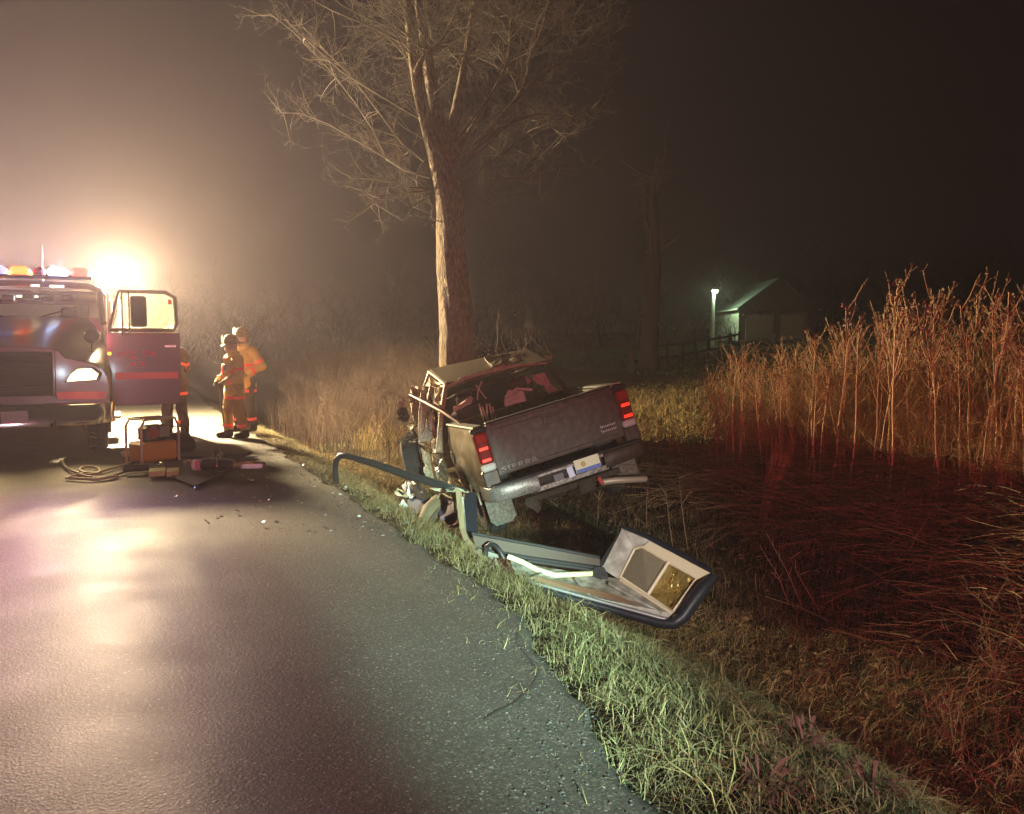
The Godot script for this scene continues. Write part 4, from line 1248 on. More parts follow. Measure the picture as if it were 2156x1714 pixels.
	put("frame_rail", MB.new().box(Vector3(-0.45, 0.55, -2.4), Vector3(0.08, 0.16, 4.8), 0.01).box(Vector3(0.45, 0.55, -2.4), Vector3(0.08, 0.16, 4.8), 0.01), under, t)
	for s in [-1.0, 1.0]:
		put("mud_flap", MB.new().plate([Vector3(s * 0.66, 0.58, -0.42), Vector3(s * 0.98, 0.58, -0.42), Vector3(s * 0.98, 0.25, -0.36), Vector3(s * 0.93, 0.19, -0.35), Vector3(s * 0.72, 0.19, -0.35), Vector3(s * 0.66, 0.25, -0.36)], 0.014), worn(mat(0.19, 0.185, 0.17, 0.8), dirt, 2.0), t)
	# cab: what is left of it
	var cab := put("cab", MB.new().box(Vector3(0, 0.95, -2.1), Vector3(1.78, 0.9, 0.06), 0.02).box(Vector3(0.88, 0.95, -3.3), Vector3(0.06, 0.9, 2.4), 0.02).box(Vector3(0, 0.52, -3.3), Vector3(1.8, 0.06, 2.5), 0.02).box(Vector3(0, 0.95, -4.5), Vector3(1.7, 0.9, 0.06), 0.02), paint, t)
	put("dashboard", MB.new().sheet(Vector3(-0.8, 1.0, -4.1), Vector3(0.8, 1.0, -4.1), Vector3(0.8, 1.4, -4.4), Vector3(-0.8, 1.35, -4.4), 10, 6, 0.06, 0.02, noise, 0.5), dark, t)
	var seat_m := mat(0.035, 0.03, 0.03, 0.9)
	for x in [-0.42, 0.42]:
		var seat := put("seat", MB.new().box(Vector3(x, 1.15, -2.95), Vector3(0.55, 0.75, 0.2), 0.08, Basis(Vector3.RIGHT, -0.1)).box(Vector3(x, 0.8, -3.25), Vector3(0.55, 0.2, 0.6), 0.08), seat_m, t)
		put("headrest", MB.new().box(Vector3(x, 1.63, -2.92), Vector3(0.28, 0.18, 0.11), 0.045), seat_m, seat)
	# roof, pushed down and skewed
	var ra := [C3(385, 300, 12.9), C3(1100, 150, 13.2), C3(1265, 232, 11.95), C3(515, 405, 11.6)]
	var rl := local(t, ra)
	put("roof", MB.new().sheet(rl[0], rl[1], rl[2], rl[3], 22, 10, 0.13, 0.04, noise, 0.3), worn(mat(0.12, 0.105, 0.09, 0.45, 0.3), dirt, 0.9), t, "caved dark roof panel")
	put("roof_fold", bent(t, [C3(790, 200, 12.6), C3(1095, 152, 13.0), C3(1140, 205, 12.3), C3(1010, 240, 12.1), C3(850, 262, 12.1)], 0.02, 0.03), worn(mat(0.2, 0.18, 0.14, 0.5, 0.3), dirt, 0.9), t)
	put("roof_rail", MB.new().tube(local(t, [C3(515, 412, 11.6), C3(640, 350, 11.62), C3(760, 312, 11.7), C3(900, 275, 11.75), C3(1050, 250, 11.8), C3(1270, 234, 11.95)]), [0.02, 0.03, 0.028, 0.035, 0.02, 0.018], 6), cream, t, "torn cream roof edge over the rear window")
	put("roof_rail", MB.new().tube(local(t, [C3(375, 300, 12.9), C3(430, 340, 12.3), C3(500, 395, 11.6)]), [0.022], 6), cream, t)
	put("roof_rail", MB.new().tube(local(t, [C3(395, 300, 12.85), C3(462, 350, 12.2), C3(515, 380, 11.6)]), [0.012], 6), dark, t)
	put("torn_strip", MB.new().tube(local(t, [C3(600, 362, 11.55), C3(625, 345, 11.5), C3(640, 352, 11.52)]), [0.016], 5), white, t)
	# pillars
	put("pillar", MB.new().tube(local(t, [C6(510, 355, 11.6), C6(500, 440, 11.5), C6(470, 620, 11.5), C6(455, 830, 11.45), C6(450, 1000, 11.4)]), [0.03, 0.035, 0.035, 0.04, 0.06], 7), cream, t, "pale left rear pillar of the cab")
	put("pillar", MB.new().tube(local(t, [C3(1265, 236, 11.95), C3(1350, 360, 11.9), C3(1440, 470, 11.8)]), [0.035, 0.03, 0.04], 7), dark, t)
	put("pillar", MB.new().tube(local(t, [C3(380, 302, 12.9), C3(345, 400, 12.9), C3(330, 440, 12.9)]), [0.02], 6), paint, t)
	# crumpled left side, door and airbag curtain
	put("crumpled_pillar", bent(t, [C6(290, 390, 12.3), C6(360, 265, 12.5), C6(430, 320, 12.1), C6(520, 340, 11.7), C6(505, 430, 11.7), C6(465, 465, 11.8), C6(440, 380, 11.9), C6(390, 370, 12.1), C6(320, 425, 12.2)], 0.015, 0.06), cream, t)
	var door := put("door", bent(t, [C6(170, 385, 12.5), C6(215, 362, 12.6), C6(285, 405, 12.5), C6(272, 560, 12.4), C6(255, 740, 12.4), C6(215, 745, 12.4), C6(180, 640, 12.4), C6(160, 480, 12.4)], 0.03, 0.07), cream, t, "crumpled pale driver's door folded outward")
	put("door_inner", MB.new().sheet(local(t, [C6(280, 400, 12.2)])[0], local(t, [C6(395, 380, 12.1)])[0], local(t, [C6(375, 885, 12.0)])[0], local(t, [C6(258, 900, 12.1)])[0], 7, 18, 0.05, 0.012, noise, 0.5), white, door)
	put("door_edge", MB.new().tube(local(t, [C6(278, 420, 12.15), C6(262, 620, 12.1), C6(255, 780, 12.05), C6(258, 905, 12.05), C6(300, 925, 12.0)]), [0.02], 6), white, door)
	put("rocker", bent(t, [C6(280, 950, 12.0), C6(355, 1000, 11.9), C6(350, 1090, 11.9), C6(385, 1190, 11.9), C6(430, 1290, 11.9), C6(345, 1255, 12.0), C6(320, 1110, 12.0)], 0.02, 0.05), cream, t)
	put("rocker", bent(t, [C6(390, 1010, 11.7), C6(480, 1000, 11.5), C6(520, 1110, 11.4), C6(575, 1310, 11.2), C6(460, 1300, 11.5), C6(425, 1160, 11.6)], 0.02, 0.05), paint, t)
	put("rocker", bent(t, [C6(385, 880, 11.8), C6(430, 850, 11.6), C6(450, 1000, 11.5), C6(400, 1000, 11.7)], 0.02, 0.04), cream, t)
	for k in 9:
		var a := C6(R(290, 480), R(300, 860), R(11.5, 12.2))
		var ln := R(0.12, 0.4)
		var dn := Vector3(R(-0.4, 0.4), -1.0, R(-0.4, 0.4)).normalized()
		var sd := Vector3(R(0.3, 1), R(-0.3, 0.3), R(-0.6, 0.6)).normalized() * R(0.02, 0.07)
		put("torn_metal", bent(t, [a, a + sd, a + sd * R(0.4, 1.2) + dn * ln * 0.6, a + dn * ln, a - sd * 0.4 + dn * ln * 0.5], 0.006, 0.03), [cream, paint, dark][k % 3], t)
	for k in 5:
		var a := C6(R(300, 470), R(330, 900), R(11.4, 11.9))
		put("hanging_wire", MB.new().tube(local(t, [a, a + Vector3(R(-0.05, 0.05), -0.12, R(-0.05, 0.05)), a + Vector3(R(-0.12, 0.12), -0.25, R(-0.1, 0.1)), a + Vector3(R(-0.2, 0.2), -0.3, R(-0.1, 0.1))]), [0.005], 5), M.black, t)
	put("side_mirror", bent(t, [C6(80, 510, 13.2), C6(102, 465, 13.2), C6(118, 505, 13.1), C6(108, 565, 13.1), C6(86, 580, 13.2)], 0.06, 0.02), white, t)
	put("side_mirror", bent(t, [C6(85, 590, 13.2), C6(140, 560, 13.0), C6(165, 640, 13.0), C6(140, 700, 13.0), C6(90, 680, 13.2)], 0.08, 0.05), dark, t)
	put("fender_scrap", bent(t, [C6(75, 655, 13.1), C6(110, 695, 13.1), C6(195, 710, 12.8), C6(210, 735, 12.7), C6(190, 785, 12.7), C6(140, 745, 13.0), C6(78, 716, 13.1)], 0.015, 0.03), cream, t)
	put("fender_scrap", bent(t, [C6(145, 830, 12.9), C6(200, 770, 12.7), C6(260, 860, 12.5), C6(240, 900, 12.5), C6(160, 890, 12.9)], 0.04, 0.05), dark, t)
	put("trim_bar", MB.new().tube(local(t, [C6(165, 440, 11.9), C6(300, 505, 11.5), C6(480, 600, 11.0), C6(600, 680, 10.8), C6(690, 748, 10.6)]), [0.022, 0.026, 0.03, 0.026, 0.016], 6), mat(0.14, 0.05, 0.045, 0.5), t, "long dark bent bar across the torn cab side")
	put("trim_bar", MB.new().tube(local(t, [C6(400, 505, 11.6), C6(540, 620, 11.2), C6(690, 750, 10.7)]), [0.012, 0.014, 0.012], 5), cloth, t)
	# front end against the tree
	put("hood", MB.new().sheet(Vector3(-0.8, 1.15, -4.55), Vector3(0.8, 1.2, -4.55), Vector3(0.55, 1.05, -5.1), Vector3(-0.7, 0.95, -5.1), 10, 8, 0.14, 0.02, noise, 0.6), paint, t)
	put("front_fender", MB.new().sheet(Vector3(-0.9, 0.5, -4.5), Vector3(-0.75, 0.5, -5.1), Vector3(-0.7, 1.0, -5.1), Vector3(-0.88, 1.15, -4.5), 8, 6, 0.12, 0.02, noise, 0.6), paint, t)
	put("front_fender", MB.new().sheet(Vector3(0.92, 0.5, -4.5), Vector3(0.85, 0.5, -5.2), Vector3(0.7, 1.05, -5.2), Vector3(0.9, 1.2, -4.5), 8, 6, 0.1, 0.02, noise, 0.6), paint, t)
	put("engine", MB.new().box(Vector3(0, 0.75, -4.9), Vector3(0.9, 0.5, 0.7), 0.08), under, t)
	var fw := local(t, [W(873, 964, 13.0)])
	wheel(t, fw[0], 0.36, 0.26, "front_wheel", Basis(Vector3.UP, -0.3))
	wheel(t, Vector3(0.83, 0.38, -4.7), 0.38, 0.26, "front_wheel")
	put("windshield", MB.new().sheet(Vector3(-0.75, 1.3, -4.3), Vector3(0.75, 1.35, -4.3), Vector3(0.62, 1.85, -3.7), Vector3(-0.62, 1.8, -3.7), 12, 8, 0.1, 0.01, noise, 0.5), mat(0.03, 0.028, 0.027, 0.25), t, "crazed dark windshield, added to darken the cab")  # opaque dark sheet added to keep the cab interior dark
	put("headliner", MB.new().sheet(Vector3(-0.6, 1.78, -2.3), Vector3(0.6, 1.85, -2.3), Vector3(0.6, 1.8, -3.7), Vector3(-0.6, 1.7, -3.7), 10, 8, 0.12, 0.01, noise, 0.5), mat(0.07, 0.05, 0.045, 0.95), t)  # dark sheet added under the roof to darken the cab
	# what hangs inside
	put("airbag", bent(t, [C3(1150, 330, 12.6), C3(1240, 305, 12.5), C3(1285, 390, 12.4), C3(1335, 440, 12.3), C3(1325, 482, 12.3), C3(1280, 488, 12.4), C3(1240, 400, 12.5), C3(1180, 380, 12.6)], 0.02, 0.05), cloth, t, "limp pale airbag curtain hanging inside")
	put("airbag", bent(t, [C3(1020, 340, 12.9), C3(1110, 335, 12.9), C3(1145, 372, 12.9), C3(1085, 415, 12.9), C3(1010, 400, 12.9)], 0.02, 0.05), cloth, t)
	put("seat_cushion", bent(t, [C3(985, 450, 11.9), C3(1090, 455, 11.8), C3(1114, 532, 11.8), C3(958, 568, 11.8), C3(958, 500, 11.9)], 0.09, 0.02), cloth, t, "torn cushion behind the seats, red light in its pink colour")
	put("grab_bar", MB.new().tube(local(t, [C3(1015, 440, 11.9), C3(1030, 425, 11.9), C3(1150, 434, 11.9)]), [0.022], 6), cloth, t)
	put("torn_cloth", bent(t, [C3(562, 560, 12.2), C3(600, 550, 12.2), C3(690, 480, 12.1), C3(712, 500, 12.1), C3(690, 540, 12.1), C3(600, 585, 12.2), C3(560, 618, 12.2)], 0.015, 0.03), cloth, t)
	for p in [[[728, 400], [765, 450], [808, 503]], [[775, 370], [745, 430], [740, 512]], [[752, 540], [775, 620], [792, 690]], [[775, 560], [800, 640], [822, 690]], [[808, 540], [815, 620], [822, 700]], [[828, 540], [850, 640], [870, 692]], [[850, 560], [868, 630], [886, 692]]]:
		var q := []
		for k in p: q.append(C3(k[0], k[1], 11.45))
		put("bent_rod", MB.new().tube(local(t, q), [0.011], 5), cloth, t)
	# scraps on the tailgate corner and the roof
	put("bed_rail_strip", MB.new().tube(local(t, [C3(1550, 460, 9.95), C3(1640, 425, 9.9), C3(1810, 380, 9.85)]), [0.02, 0.024, 0.008], 6), cream, t, "pale strip bent up along the tailgate top")
	put("bed_rail_strip", MB.new().tube(local(t, [C3(1755, 395, 9.86), C3(1775, 430, 9.86), C3(1797, 466, 9.86)]), [0.009], 5), cream, t)
	put("roof_scrap", bent(t, [C3(1240, 178, 12.6), C3(1300, 180, 12.6), C3(1300, 205, 12.6), C3(1278, 212, 12.6), C3(1245, 192, 12.6)], 0.01, 0.02), cream, t)
	for k in 16:
		var a := C3(R(830, 1200), R(140, 190), R(12.2, 12.9))
		put("glass_shard", bent(t, shard(a + Vector3(R(-0.1, 0.1), 0.02, 0)), 0.004, 0.004), white if k % 3 == 0 else dark, t)
	# broken branches caught on the roof
	var tw := thing("broken_branches", "broken bare twigs caught on the crushed cab roof", "branches")
	var tm := MB.new()
	for k in 9:
		var p := C3(R(780, 1300), R(130, 215), R(12.2, 13.0))
		limb(tm, p, Vector3(R(-1, 1), R(0.1, 0.8), R(-0.5, 0.5)).normalized(), R(0.3, 0.75), 0.009, 3, 0.3)
	put("twig", tm, M.twig, tw)

func shard(p: Vector3) -> Array:
	var s := R(0.012, 0.04)
	return [p, p + Vector3(s, R(-0.01, 0.01), R(-s, s)), p + Vector3(R(0, s), s * 0.7, R(-s, s)), p + Vector3(-s * 0.5, s * 0.4, 0)]

# ---------------------------------------------------------------- loose things
func C4(x: float, y: float, d: float) -> Vector3:
	return W(683.0 + 0.4048 * x, 948.6 + 0.4048 * y, d)

# where a line of sight meets the ground
func G(x: float, y: float, up := 0.0) -> Vector3:
	var a := 1.5
	var prev := a
	while a < 90.0:
		var p := W(x, y, a)
		var g := ground_at(p.x, p.z) if p.x > road_edge(p.z) or p.x < -4.7 else road_top(p.x, p.z)
		if p.y < g + up:
			for k in 12:
				var m := (prev + a) / 2.0
				p = W(x, y, m)
				g = ground_at(p.x, p.z) if p.x > road_edge(p.z) or p.x < -4.7 else road_top(p.x, p.z)
				if p.y < g + up: a = m
				else: prev = m
			return W(x, y, a)
		prev = a
		a += 0.1
	return W(x, y, 60.0)

func away(pts: Array, thick: float) -> Vector3:
	var c := Vector3.ZERO
	var n := Vector3.ZERO
	for i in pts.size():
		c += pts[i] / pts.size()
		n += (pts[i] as Vector3).cross(pts[(i + 1) % pts.size()])
	n = n.normalized()
	return n * thick * signf(n.dot(c - cam.position))

func slab(pts: Array, thick: float) -> MB:
	return MB.new().plate(pts, thick, away(pts, thick))

func T4(x: float, y: float, d: float) -> Vector3:
	return C4(x, y, 6.08 + (d - 6.08) * 0.6)

func make_topper() -> void:
	var t := thing("truck_topper", "broken black truck topper lying on the grass, white inside, with a side window", "truck topper")
	var near := [T4(1045, 690, 6.55), T4(1400, 785, 6.35), T4(1790, 876, 6.12)]
	var liner := worn(mat(0.58, 0.58, 0.54, 0.6), ntex(0.012, 512, 6, false, 4.0, 31, Color(0.42, 0.39, 0.33), Color(1, 1, 1)), 1.2)
	var shell := relief(mat(0.014, 0.015, 0.02, 0.42), ntex(0.02, 256, 4), 0.6)
	shell.uv1_triplanar = true
	shell.metallic_specular = 0.35
	var gold := mat(0.55, 0.48, 0.33, 0.4)  # yellow floodlight put into the colour of edge and frame
	# inner face of the roof, lying flat
	var roof := put("roof", slab([T4(968, 575, 7.25), T4(1180, 612, 7.15), T4(1440, 655, 6.95), T4(1540, 668, 6.9), T4(1815, 850, 6.15), near[2], near[1], T4(1110, 700, 6.5), near[0], T4(990, 650, 6.85)], 0.02), liner, t, "white inner face of the topper roof")
	for k in 3:
		var a: Vector3 = T4(1130, 650, 6.85).lerp(T4(1480, 700, 6.7), k / 2.0)
		put("rib", MB.new().tube([a + Vector3(0, 0.012, 0), a.lerp(near[k], 0.9) + Vector3(0, 0.012, 0)], [0.016], 6), liner, roof)
	var inner := [[1036, 672], [1220, 726], [1400, 775], [1600, 832], [1740, 868], [1800, 872], [1840, 838], [1890, 765], [1945, 690], [2005, 640]]
	var outer := [[1045, 718], [1225, 778], [1410, 832], [1610, 886], [1760, 928], [1830, 930], [1890, 890], [1955, 800], [2015, 715], [2052, 650]]
	var dep := [6.52, 6.42, 6.32, 6.22, 6.12, 6.06, 6.06, 6.1, 6.16, 6.25]
	var sec := []
	for k in inner.size():
		var a := T4(inner[k][0], inner[k][1], dep[k])
		var b := T4(outer[k][0], outer[k][1], dep[k] - 0.03)
		var to_us := (cam.position - a).normalized()
		var w := (b - a)
		sec.append([a - to_us * 0.03, a + to_us * 0.004, a + w * 0.18 + to_us * 0.022, a + w * 0.5 + to_us * 0.032, a + w * 0.82 + to_us * 0.02, b - to_us * 0.01, b - to_us * 0.05])
	put("outer_lip", loft(sec), shell, t, "dark outer edge of the topper")
	put("lip_edge", MB.new().tube([T4(1040, 676, 6.49), T4(1400, 775, 6.29), T4(1790, 880, 6.07)], [0.012], 6), mat(0.45, 0.45, 0.45, 0.3, 0.6), t)
	put("liner_edge", slab([T4(1085, 655, 6.62), T4(1110, 655, 6.62), T4(1500, 745, 6.4), T4(1795, 868, 6.16), T4(1780, 874, 6.15), T4(1480, 790, 6.38), T4(1100, 690, 6.6)], 0.012), mat(0.13, 0.07, 0.035, 0.7), t)
	# standing end wall with its sliding window, opening left for the glass
	var wall := MB.new()
	var o := [T4(1545, 405, 7.05), T4(1700, 470, 6.85), T4(1900, 575, 6.5), T4(2005, 640, 6.28), T4(1815, 852, 6.14), T4(1535, 672, 6.88), T4(1440, 612, 6.98)]
	var wi := [T4(1612, 512, 6.96), T4(1655, 500, 6.88), T4(1790, 580, 6.64), T4(1935, 668, 6.36), T4(1812, 838, 6.18), T4(1540, 660, 6.88)]
	for q in [[o[0], o[1], wi[1], wi[0]], [o[1], o[2], wi[2], wi[1]], [o[2], o[3], wi[3], wi[2]], [o[3], o[4], wi[4], wi[3]], [o[4], o[5], wi[5], wi[4]], [o[5], o[6], wi[0], wi[5]], [o[6], o[0], wi[0]]]:
		wall.plate(q, 0.022, away(q, 0.022))
	put("end_wall", wall, liner, t, "white standing end wall with a window")
	var back := []
	for p in [o[0], o[1], o[2], o[3]]: back.append(p + (p - cam.position).normalized() * 0.03 + Vector3(0, 0.012, 0))
	put("wall_edge", MB.new().tube(back, [0.02, 0.03, 0.03, 0.03], 7), shell, t)
	put("torn_edge", MB.new().sheet(T4(1655, 500, 6.85), T4(1945, 668, 6.33), T4(2005, 636, 6.26), T4(1690, 470, 6.84), 18, 3, 0.02, 0.012, noise, 0.7), gold, t, "torn edge above the window, gold light in its colour")
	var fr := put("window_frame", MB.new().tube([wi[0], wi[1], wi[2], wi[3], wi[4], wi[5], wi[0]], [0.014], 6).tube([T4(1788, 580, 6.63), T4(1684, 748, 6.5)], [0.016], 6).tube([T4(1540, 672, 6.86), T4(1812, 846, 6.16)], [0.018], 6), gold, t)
	put("window_pane", slab([wi[0], wi[1], T4(1780, 578, 6.65), T4(1680, 742, 6.52), wi[5]], 0.006), pane(0.25, 0.22, 0.15, 0.55, 0.08), fr, "whole dark window pane")
	var cr := MB.new()
	cr.smooth = false
	var qa := T4(1795, 590, 6.62)
	var qb := T4(1928, 672, 6.37)
	var qc := T4(1812, 832, 6.19)
	var qd := T4(1692, 748, 6.5)
	cr.sheet(qa, qb, qc, qd, 34, 30, 0.11, 0.0, noise, 9.0)
	put("window_pane", cr, relief(mat(0.34, 0.25, 0.085, 0.22, 0.55), ntex(0.08, 256, 4), 0.8), fr, "crazed window pane, gold light put into its colour")  # yellow light seen in the pane is put into its colour
	# dark side glass with its frame, behind
	var sg := [T4(768, 432, 7.55), T4(1100, 492, 7.3), T4(1432, 556, 7.02), T4(1432, 612, 6.98), T4(1060, 560, 7.25), T4(790, 512, 7.48)]
	put("side_glass", slab(sg, 0.008), pane(0.12, 0.10, 0.085, 0.8, 0.12), t, "long dark side glass")
	put("side_frame", MB.new().tube([sg[0], sg[1], sg[2]], [0.014], 6).tube([sg[5], sg[4], sg[3]], [0.02], 6).tube([T4(1060, 575, 7.2), T4(1430, 625, 6.95)], [0.016], 6), mat(0.06, 0.06, 0.062, 0.35, 0.4), t)
	put("side_post", slab([T4(1535, 440, 7.06), T4(1545, 408, 7.04), T4(1450, 600, 6.98), T4(1425, 612, 7.0), T4(1428, 585, 7.02)], 0.02), M.trim, t)
	put("corner_bracket", MB.new().plate([T4(1380, 650, 6.9), T4(1410, 625, 6.92), T4(1455, 625, 6.9), T4(1475, 668, 6.86), T4(1440, 672, 6.86)], 0.03, Vector3(0, 0.03, 0)), M.trim, t)
	# the rear post and curled edge
	put("rear_post", slab([T4(683, 192, 8.3), T4(712, 205, 8.3), T4(722, 300, 8.1), T4(730, 400, 7.9), T4(760, 480, 7.65), T4(905, 590, 7.2), T4(890, 612, 7.1), T4(735, 492, 7.6), T4(705, 405, 7.85), T4(692, 300, 8.1)], 0.02), mat(0.22, 0.17, 0.10, 0.5), t, "curled tan rear edge of the topper")
	put("rear_post_liner", slab([T4(712, 235, 8.28), T4(724, 245, 8.28), T4(732, 330, 8.1), T4(738, 420, 7.9), T4(752, 470, 7.75), T4(735, 470, 7.75), T4(722, 400, 7.95)], 0.03), liner, t)
	put("rear_post_shell", slab([T4(728, 220, 8.34), T4(790, 215, 8.4), T4(795, 330, 8.2), T4(800, 425, 7.9), T4(770, 440, 7.75), T4(745, 420, 7.85)], 0.05), shell, t)
	put("curled_liner", MB.new().sheet(T4(800, 515, 7.45), T4(905, 545, 7.25), T4(940, 580, 7.15), T4(885, 578, 7.15), 8, 4, 0.03, 0.01, noise, 0.8), liner, t)
	put("torn_shell", bent(t, [T4(940, 555, 7.1), T4(970, 600, 7.0), T4(1040, 690, 6.6), T4(1000, 690, 6.7), T4(930, 640, 6.95), T4(890, 560, 7.15)], 0.015, 0.05), mat(0.07, 0.022, 0.015, 0.5), t)
	put("torn_shell", bent(t, [T4(835, 600, 7.2), T4(890, 612, 7.08), T4(895, 560, 7.1), T4(925, 650, 6.95), T4(850, 625, 7.15)], 0.015, 0.03), mat(0.16, 0.12, 0.08, 0.5), t)
	put("loop_handle", MB.new().tube([T4(838, 545, 7.25), T4(845, 500, 7.25), T4(868, 486, 7.2), T4(895, 500, 7.15), T4(920, 535, 7.1), T4(935, 560, 7.1)], [0.02, 0.022, 0.022, 0.022, 0.02], 8), M.black, t)
	put("hose", MB.new().tube([T4(955, 552, 7.1), T4(1030, 580, 7.05), T4(1110, 622, 6.95), T4(1200, 648, 6.88), T4(1290, 645, 6.88), T4(1395, 638, 6.88)], [0.022], 8), mat(0.6, 0.62, 0.36, 0.5), t, "pale yellow tube lying in the topper")
	# the torn-off side step
	var n := thing("side_step", "long black side step bar torn off, bent up at its end", "step bar")
	put("tube", MB.new().tube([C4(62, 170, 9.6), C4(55, 100, 9.55), C4(62, 50, 9.5), C4(85, 26, 9.45), C4(120, 28, 9.4), C4(270, 72, 9.15), C4(430, 128, 8.85), C4(600, 178, 8.55), C4(745, 214, 8.3)], [0.032, 0.034, 0.036, 0.036, 0.036, 0.042, 0.046, 0.046, 0.02], 10), mat(0.03, 0.032, 0.032, 0.3), n)
	put("tread_pad", MB.new().plate([C4(180, 36, 9.28), C4(420, 116, 8.84), C4(690, 194, 8.36), C4(690, 200, 8.36), C4(420, 124, 8.84), C4(180, 44, 9.28)], 0.02, Vector3(0, 0.012, 0)), mat(0.06, 0.07, 0.07, 0.5), n)
	put("bracket", bent(n, [C4(555, 195, 8.6), C4(690, 192, 8.35), C4(755, 215, 8.28), C4(600, 210, 8.55)], 0.01, 0.01), mat(0.5, 0.46, 0.34, 0.5), n)

func flatten(pts: Array, up := 0.01) -> Array:
	var out := []
	for p in pts: out.append(G(p[0], p[1], up))
	return out

func K6(x: float, y: float) -> Array: return [827.2 + 0.217 * x, 736.1 + 0.217 * y]
func K1(x: float, y: float) -> Array: return [0.31 * x, 493.3 + 0.31 * y]

func make_debris() -> void:
	var white := mat(0.66, 0.64, 0.58, 0.55)
	var cream := mat(0.5, 0.42, 0.28, 0.55)
	var p := C6(170, 1430, 9.4)
	var t := thing("door_panel", "bent white plastic panel with a black cable beside the torn step bar", "panel")
	put("panel", bent(t, [C6(90, 1330, 9.5), C6(150, 1278, 9.6), C6(198, 1290, 9.55), C6(272, 1356, 9.4), C6(215, 1425, 9.25), C6(160, 1440, 9.25)], 0.02, 0.04), white, t)
	put("cable", MB.new().tube([C6(128, 1285, 9.4), C6(136, 1340, 9.3), C6(125, 1388, 9.25), C6(95, 1402, 9.25), C6(62, 1372, 9.3)], [0.012], 7), M.black, t)
	put("tan_flap", bent(t, [C6(45, 1350, 9.5), C6(90, 1370, 9.4), C6(160, 1430, 9.2), C6(70, 1425, 9.3), C6(20, 1405, 9.4)], 0.012, 0.03), cream, t)
	var s := thing("plastic_scrap", "small bright white triangular scrap lying lowest in the debris", "scrap")
	put("scrap", bent(s, [C6(58, 1512, 8.9), C6(98, 1463, 9.0), C6(142, 1520, 8.9), C6(116, 1562, 8.85)], 0.015, 0.03), white, s)
	var f := thing("metal_strip", "thin bent cream strip sticking out beside the topper's rear post", "strip")
	put("strip", bent(f, [C6(365, 1345, 8.8), C6(590, 1352, 8.4), C6(745, 1390, 8.2), C6(590, 1378, 8.4), C6(440, 1368, 8.7)], 0.012, 0.015), cream, f)
	put("tail", MB.new().tube([C6(480, 1385, 8.6), C6(520, 1420, 8.5), C6(580, 1445, 8.4)], [0.012, 0.01, 0.006], 5), cream, f)
	put("tail", bent(f, [C6(470, 1375, 8.6), C6(455, 1410, 8.6), C6(432, 1448, 8.6), C6(428, 1438, 8.6)], 0.01, 0.01), cream, f)
	var b := thing("blue_blanket", "crumpled blue grey blanket in the debris beside the wreck", "blanket")
	put("cloth", MB.new().sheet(C6(150, 1470, 9.2), C6(360, 1440, 9.0), C6(380, 1610, 8.6), C6(160, 1600, 8.7), 18, 12, 0.16, 0.02, noise, 0.5), mat(0.075, 0.085, 0.13, 0.95), b)
	var c := thing("brown_cushion", "long brown seat cushion lying across the debris beside the topper post", "cushion")
	put("cushion", MB.new().tube([C6(290, 1690, 8.3), C6(370, 1570, 8.5), C6(450, 1480, 8.7)], [0.06, 0.1, 0.09], 10), mat(0.14, 0.11, 0.06, 0.9), c)
	put("seam", MB.new().tube([C6(340, 1690, 8.22), C6(420, 1580, 8.4), C6(490, 1490, 8.6)], [0.018], 6), mat(0.08, 0.06, 0.04, 0.9), c)
	var e := thing("purple_bag", "dark purple bag crumpled at the foot of the topper post", "bag")
	put("bag", MB.new().sheet(C6(430, 1520, 8.7), C6(600, 1450, 8.5), C6(620, 1600, 8.2), C6(480, 1660, 8.2), 14, 10, 0.14, 0.03, noise, 0.6), mat(0.07, 0.055, 0.10, 0.9), e)
	var g := thing("reddish_cloth", "dull reddish cloth heap in front of the purple bag", "cloth")
	put("cloth", MB.new().sheet(C6(490, 1640, 8.4), C6(620, 1570, 8.2), C6(640, 1700, 7.9), C6(520, 1730, 8.0), 12, 8, 0.12, 0.02, noise, 0.7), mat(0.20, 0.12, 0.09, 0.9), g)
	var h := thing("dark_box", "dark brown broken box behind the blue blanket", "box")
	put("box", bent(h, [C6(230, 1390, 9.2), C6(290, 1350, 9.2), C6(340, 1400, 9.0), C6(340, 1460, 8.9), C6(240, 1455, 9.0)], 0.1, 0.05), mat(0.06, 0.035, 0.025, 0.9), h)
	# litter far out in the ditch
	var q := G(1508, 1022)
	var l := thing("pale_bag", "pale crumpled plastic bag in the weeds right of the pickup", "plastic bag", Transform3D(Basis(), q))
	put("bag", MB.new().sheet(Vector3(-0.16, 0.04, 0.05), Vector3(0.16, 0.02, 0.05), Vector3(0.14, 0.06, -0.1), Vector3(-0.12, 0.08, -0.1), 10, 6, 0.08, 0.004, noise, 1.5), mat(0.4, 0.4, 0.42, 0.5), l)
	for k in 2:
		var r := G([1728, 2118][k] - 0.0, [1425, 1430][k])
		var pc := thing("paper_scrap", ["small pale paper scrap in the yellow grass of the ditch bottom", "small pale paper scrap among the brown weeds at the far right"][k], "paper", Transform3D(Basis(Vector3.UP, 0.4 + k), r))
		put("paper", MB.new().sheet(Vector3(-0.06, 0.05, 0.02), Vector3(0.06, 0.04, 0.02), Vector3(0.05, 0.05, -0.03), Vector3(-0.05, 0.06, -0.03), 8, 4, 0.03, 0.002, noise, 2.0), mat(0.55, 0.5, 0.38, 0.8), pc)

